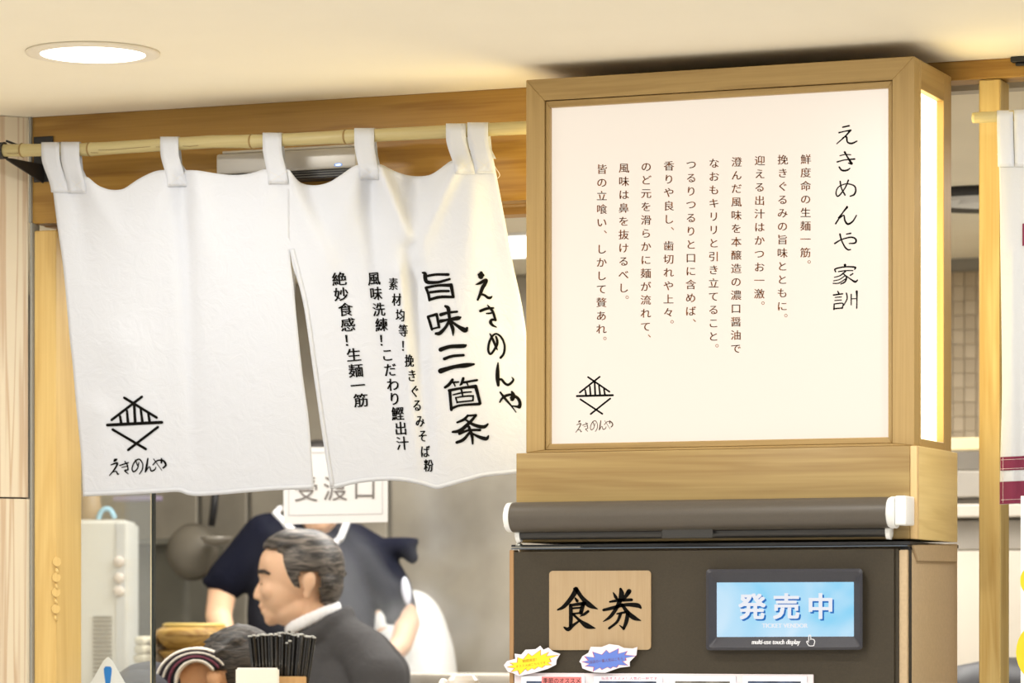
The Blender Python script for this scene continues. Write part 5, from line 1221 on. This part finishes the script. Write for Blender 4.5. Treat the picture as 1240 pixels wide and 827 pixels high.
# --- cook in navy shirt, face hidden behind the hanging sign
f = Fig(385, 8.72); rt_ = thing('person', 'cook in a navy short sleeved shirt standing behind the hanging sign', 'person', (f.w(385, 0).x, f.w(385, 0).y, 0))
f.ell(386, 588, 0, 36, 50, 42, 0, 20); f.ell(386, 612, -14, 26, 34, 30); f.ell(386, 636, -22, 13, 9, 14); f.cap((386, 596, -42, 5), (386, 606, -48, 6))
for sgn in (-1, 1): f.ell(386 + sgn * 37, 600, 4, 4, 12, 8); f.ell(386 + sgn * 14, 590, -34, 7, 5, 6)
f.ell(386, 622, -38, 12, 4, 6)
f.cap((385, 640, 4, 24), (382, 664, 6, 28))
f.ell(378, 740, 0, 72, 100, 48); f.ell(378, 880, 0, 68, 90, 48)
f.cap((324, 658, 0, 20), (272, 705, -6, 19), (266, 745, -16, 16.5), (282, 795, -60, 13), (292, 810, -75, 11))
f.cap((446, 684, 0, 20), (480, 714, -8, 18), (494, 754, -16, 15.5), (487, 780, -30, 14), (450, 822, -80, 11))
for hx, hy, sg_ in ((298, 822, -1), (430, 824, 1)):
    f.ell(hx, hy, -88, 13, 9, 20)
    for q_ in range(4): f.cap((hx - 10 + q_ * 7, hy, -102, 4.4), (hx - 11 + q_ * 7.5, hy + 4, -118 - (3 if q_ in (1, 2) else 0), 3.8), (hx - 11 + q_ * 7.5, hy + 13, -124, 3.4))
    f.cap((hx - sg_ * 12, hy, -88, 5), (hx - sg_ * 20, hy + 4, -104, 4))
f.done('body', M_SKIN, rt_, .0055, 5)
f.new(); f.ell(386, 566, 4, 39, 34, 46, 0, 16); f.ell(386, 584, 18, 37, 36, 36, 0, 14); hair = f.done('hair', hairmat('black_hair', c(22, 20, 20), c(50, 45, 42), 60), rt_, .006, 3)
cut_hair(hair, f, lambda x, y, d: y < 572 or d > 4)
M_NAVY = fabric('navy_shirt', c(16, 18, 32), transl=0, wr=.7, wscale=9)
f.new(); f.cap((385, 664, 8, 30), (352, 652, 6, 32), (326, 652, 2, 32)); f.cap((385, 664, 8, 30), (425, 664, 6, 32), (452, 680, 2, 32))
f.ell(377, 745, 0, 78, 100, 54, 0, 20); f.ell(378, 880, 0, 76, 100, 56, 0, 18); f.ell(380, 700, 0, 70, 60, 50)
f.cap((322, 652, 0, 31), (296, 682, -3, 29), (276, 702, -6, 26))
f.ell(266, 710, -6, 23, 8, 22, -22, 12)
f.cap((448, 678, 0, 31), (472, 712, -6, 27), (486, 738, -10, 20))
f.ell(484, 745, -10, 20, 8, 20, 30, 12)
f.cap((470, 664, -10, 14), (492, 662, -14, 12), (507, 654, -16, 3)); f.cap((492, 664, -14, 12), (500, 676, -14, 8))
f.done('shirt', M_NAVY, rt_, .007, 4)
f.new()
for (x0, y0, x1, y1) in ((421, 634, 414, 652), (414, 652, 402, 664), (404, 664, 399, 655)): f.cap((x0, y0, -26, 4.5), (x1, y1, -30, 4.5))
f.cap((340, 616, -6, 4), (334, 622, -10, 4), (352, 640, -24, 5)); f.cap((352, 640, -24, 5), (386, 668, -36, 4))
f.done('collar', mat('collar_white', c(236, 238, 242), .8), rt_, .004, 2)
f.new(); f.ell(493, 716, -34, 6, 18, 3, 8); f.done('sleeve_badge', mat('badge_white', c(205, 208, 222), .7), rt_, .003, 1)
legs(f, 378, 960, 0, 42, mat('apron_black', c(28, 28, 32), .8), rt_, 0, 38)

# --- cook in white coat bending behind
f = Fig(510, 9.05); rt_ = thing('person', 'kitchen worker in a white coat bending down behind the navy shirted cook', 'person', (f.w(510, 0).x, f.w(510, 0).y, 0))
f.ell(425, 775, 0, 34, 40, 36, 30, 16); f.cap((445, 765, 0, 24), (480, 765, 0, 30)); f.ell(500, 800, 0, 50, 70, 60); f.ell(410, 800, -10, 16, 16, 16)
f.cap((470, 780, 50, 22), (450, 850, 60, 18), (400, 880, 40, 13)); f.cap((470, 780, -50, 22), (450, 850, -60, 18), (400, 880, -40, 13))
for sgn in (-1, 1):
    f.ell(388, 884, 36 * sgn, 15, 9, 14)
    for q_ in range(4): f.cap((376, 884, 36 * sgn - 10 + q_ * 7, 4.4), (364, 888, 36 * sgn - 10 + q_ * 7, 3.8), (356, 896, 36 * sgn - 10 + q_ * 7, 3.4))
    f.cap((388, 880, 36 * sgn - 14 * sgn, 4.6), (374, 878, 36 * sgn - 18 * sgn, 4))
f.done('body', M_SKIN, rt_, .007, 4)
f.new(); f.ell(428, 762, 0, 36, 34, 40, 30, 14); hair = f.done('hair', MATS['black_hair'], rt_, .008, 2)
M_WC = fabric('white_coat', c(240, 240, 238), transl=0, wr=.3, wscale=8)
f.new(); f.ell(500, 790, 0, 46, 76, 62, 0, 20); f.ell(512, 830, 0, 42, 100, 66, 0, 20); f.ell(506, 940, 0, 56, 110, 70, 0, 16); f.ell(478, 800, 0, 36, 56, 62, 0, 16)
f.ell(468, 768, 0, 26, 30, 52, 0, 12); f.cap((475, 785, 52, 27), (455, 850, 62, 22), (408, 878, 42, 16)); f.cap((475, 785, -52, 27), (455, 850, -62, 22), (408, 878, -42, 16))
f.done('coat', M_WC, rt_, .009, 5)
legs(f, 515, 1060, 30, 42, MATS['collar_white'], rt_)

# ============================================================ STEAM
m, nt, b = newmat('steam'); nt.nodes.remove(b); L = nt.links.new
vs = nd(nt, 'ShaderNodeVolumePrincipled'); vs.inputs['Color'].default_value = (1, 1, 1, 1); vs.inputs['Anisotropy'].default_value = .2
tc = nd(nt, 'ShaderNodeTexCoord'); n1 = nd(nt, 'ShaderNodeTexNoise'); n1.inputs['Scale'].default_value = 3.2; n1.inputs['Detail'].default_value = 3; n1.inputs['Distortion'].default_value = .8
L(tc.outputs['Object'], n1.inputs['Vector']); mr = nd(nt, 'ShaderNodeMapRange'); mr.inputs[1].default_value = .48; mr.inputs[2].default_value = .72; mr.inputs[3].default_value = 0; mr.inputs[4].default_value = 4.2
L(n1.outputs['Fac'], mr.inputs[0])
gr = nd(nt, 'ShaderNodeTexGradient', gradient_type='SPHERICAL'); mp = nd(nt, 'ShaderNodeMapping'); mp.inputs['Scale'].default_value = (2.15, 5, 2.3); L(tc.outputs['Object'], mp.inputs[0]); L(mp.outputs[0], gr.inputs[0])
mu = nd(nt, 'ShaderNodeMath', operation='MULTIPLY'); L(mr.outputs[0], mu.inputs[0]); L(gr.outputs['Fac'], mu.inputs[1]); L(mu.outputs[0], vs.inputs['Density']); L(vs.outputs[0], nt.nodes['Material Output'].inputs['Volume'])
q = Q(500, 705, 8.0); bm = bmesh.new(); bmesh.ops.create_uvsphere(bm, u_segments=24, v_segments=12, radius=1)
for v in bm.verts: v.co = q + Vector((v.co.x * .46, v.co.y * .18, v.co.z * .42))
st = tag(obj('steam', bm, m, None, True), 'white steam rising in front of the navy shirted cook', 'steam'); st['kind'] = 'stuff'
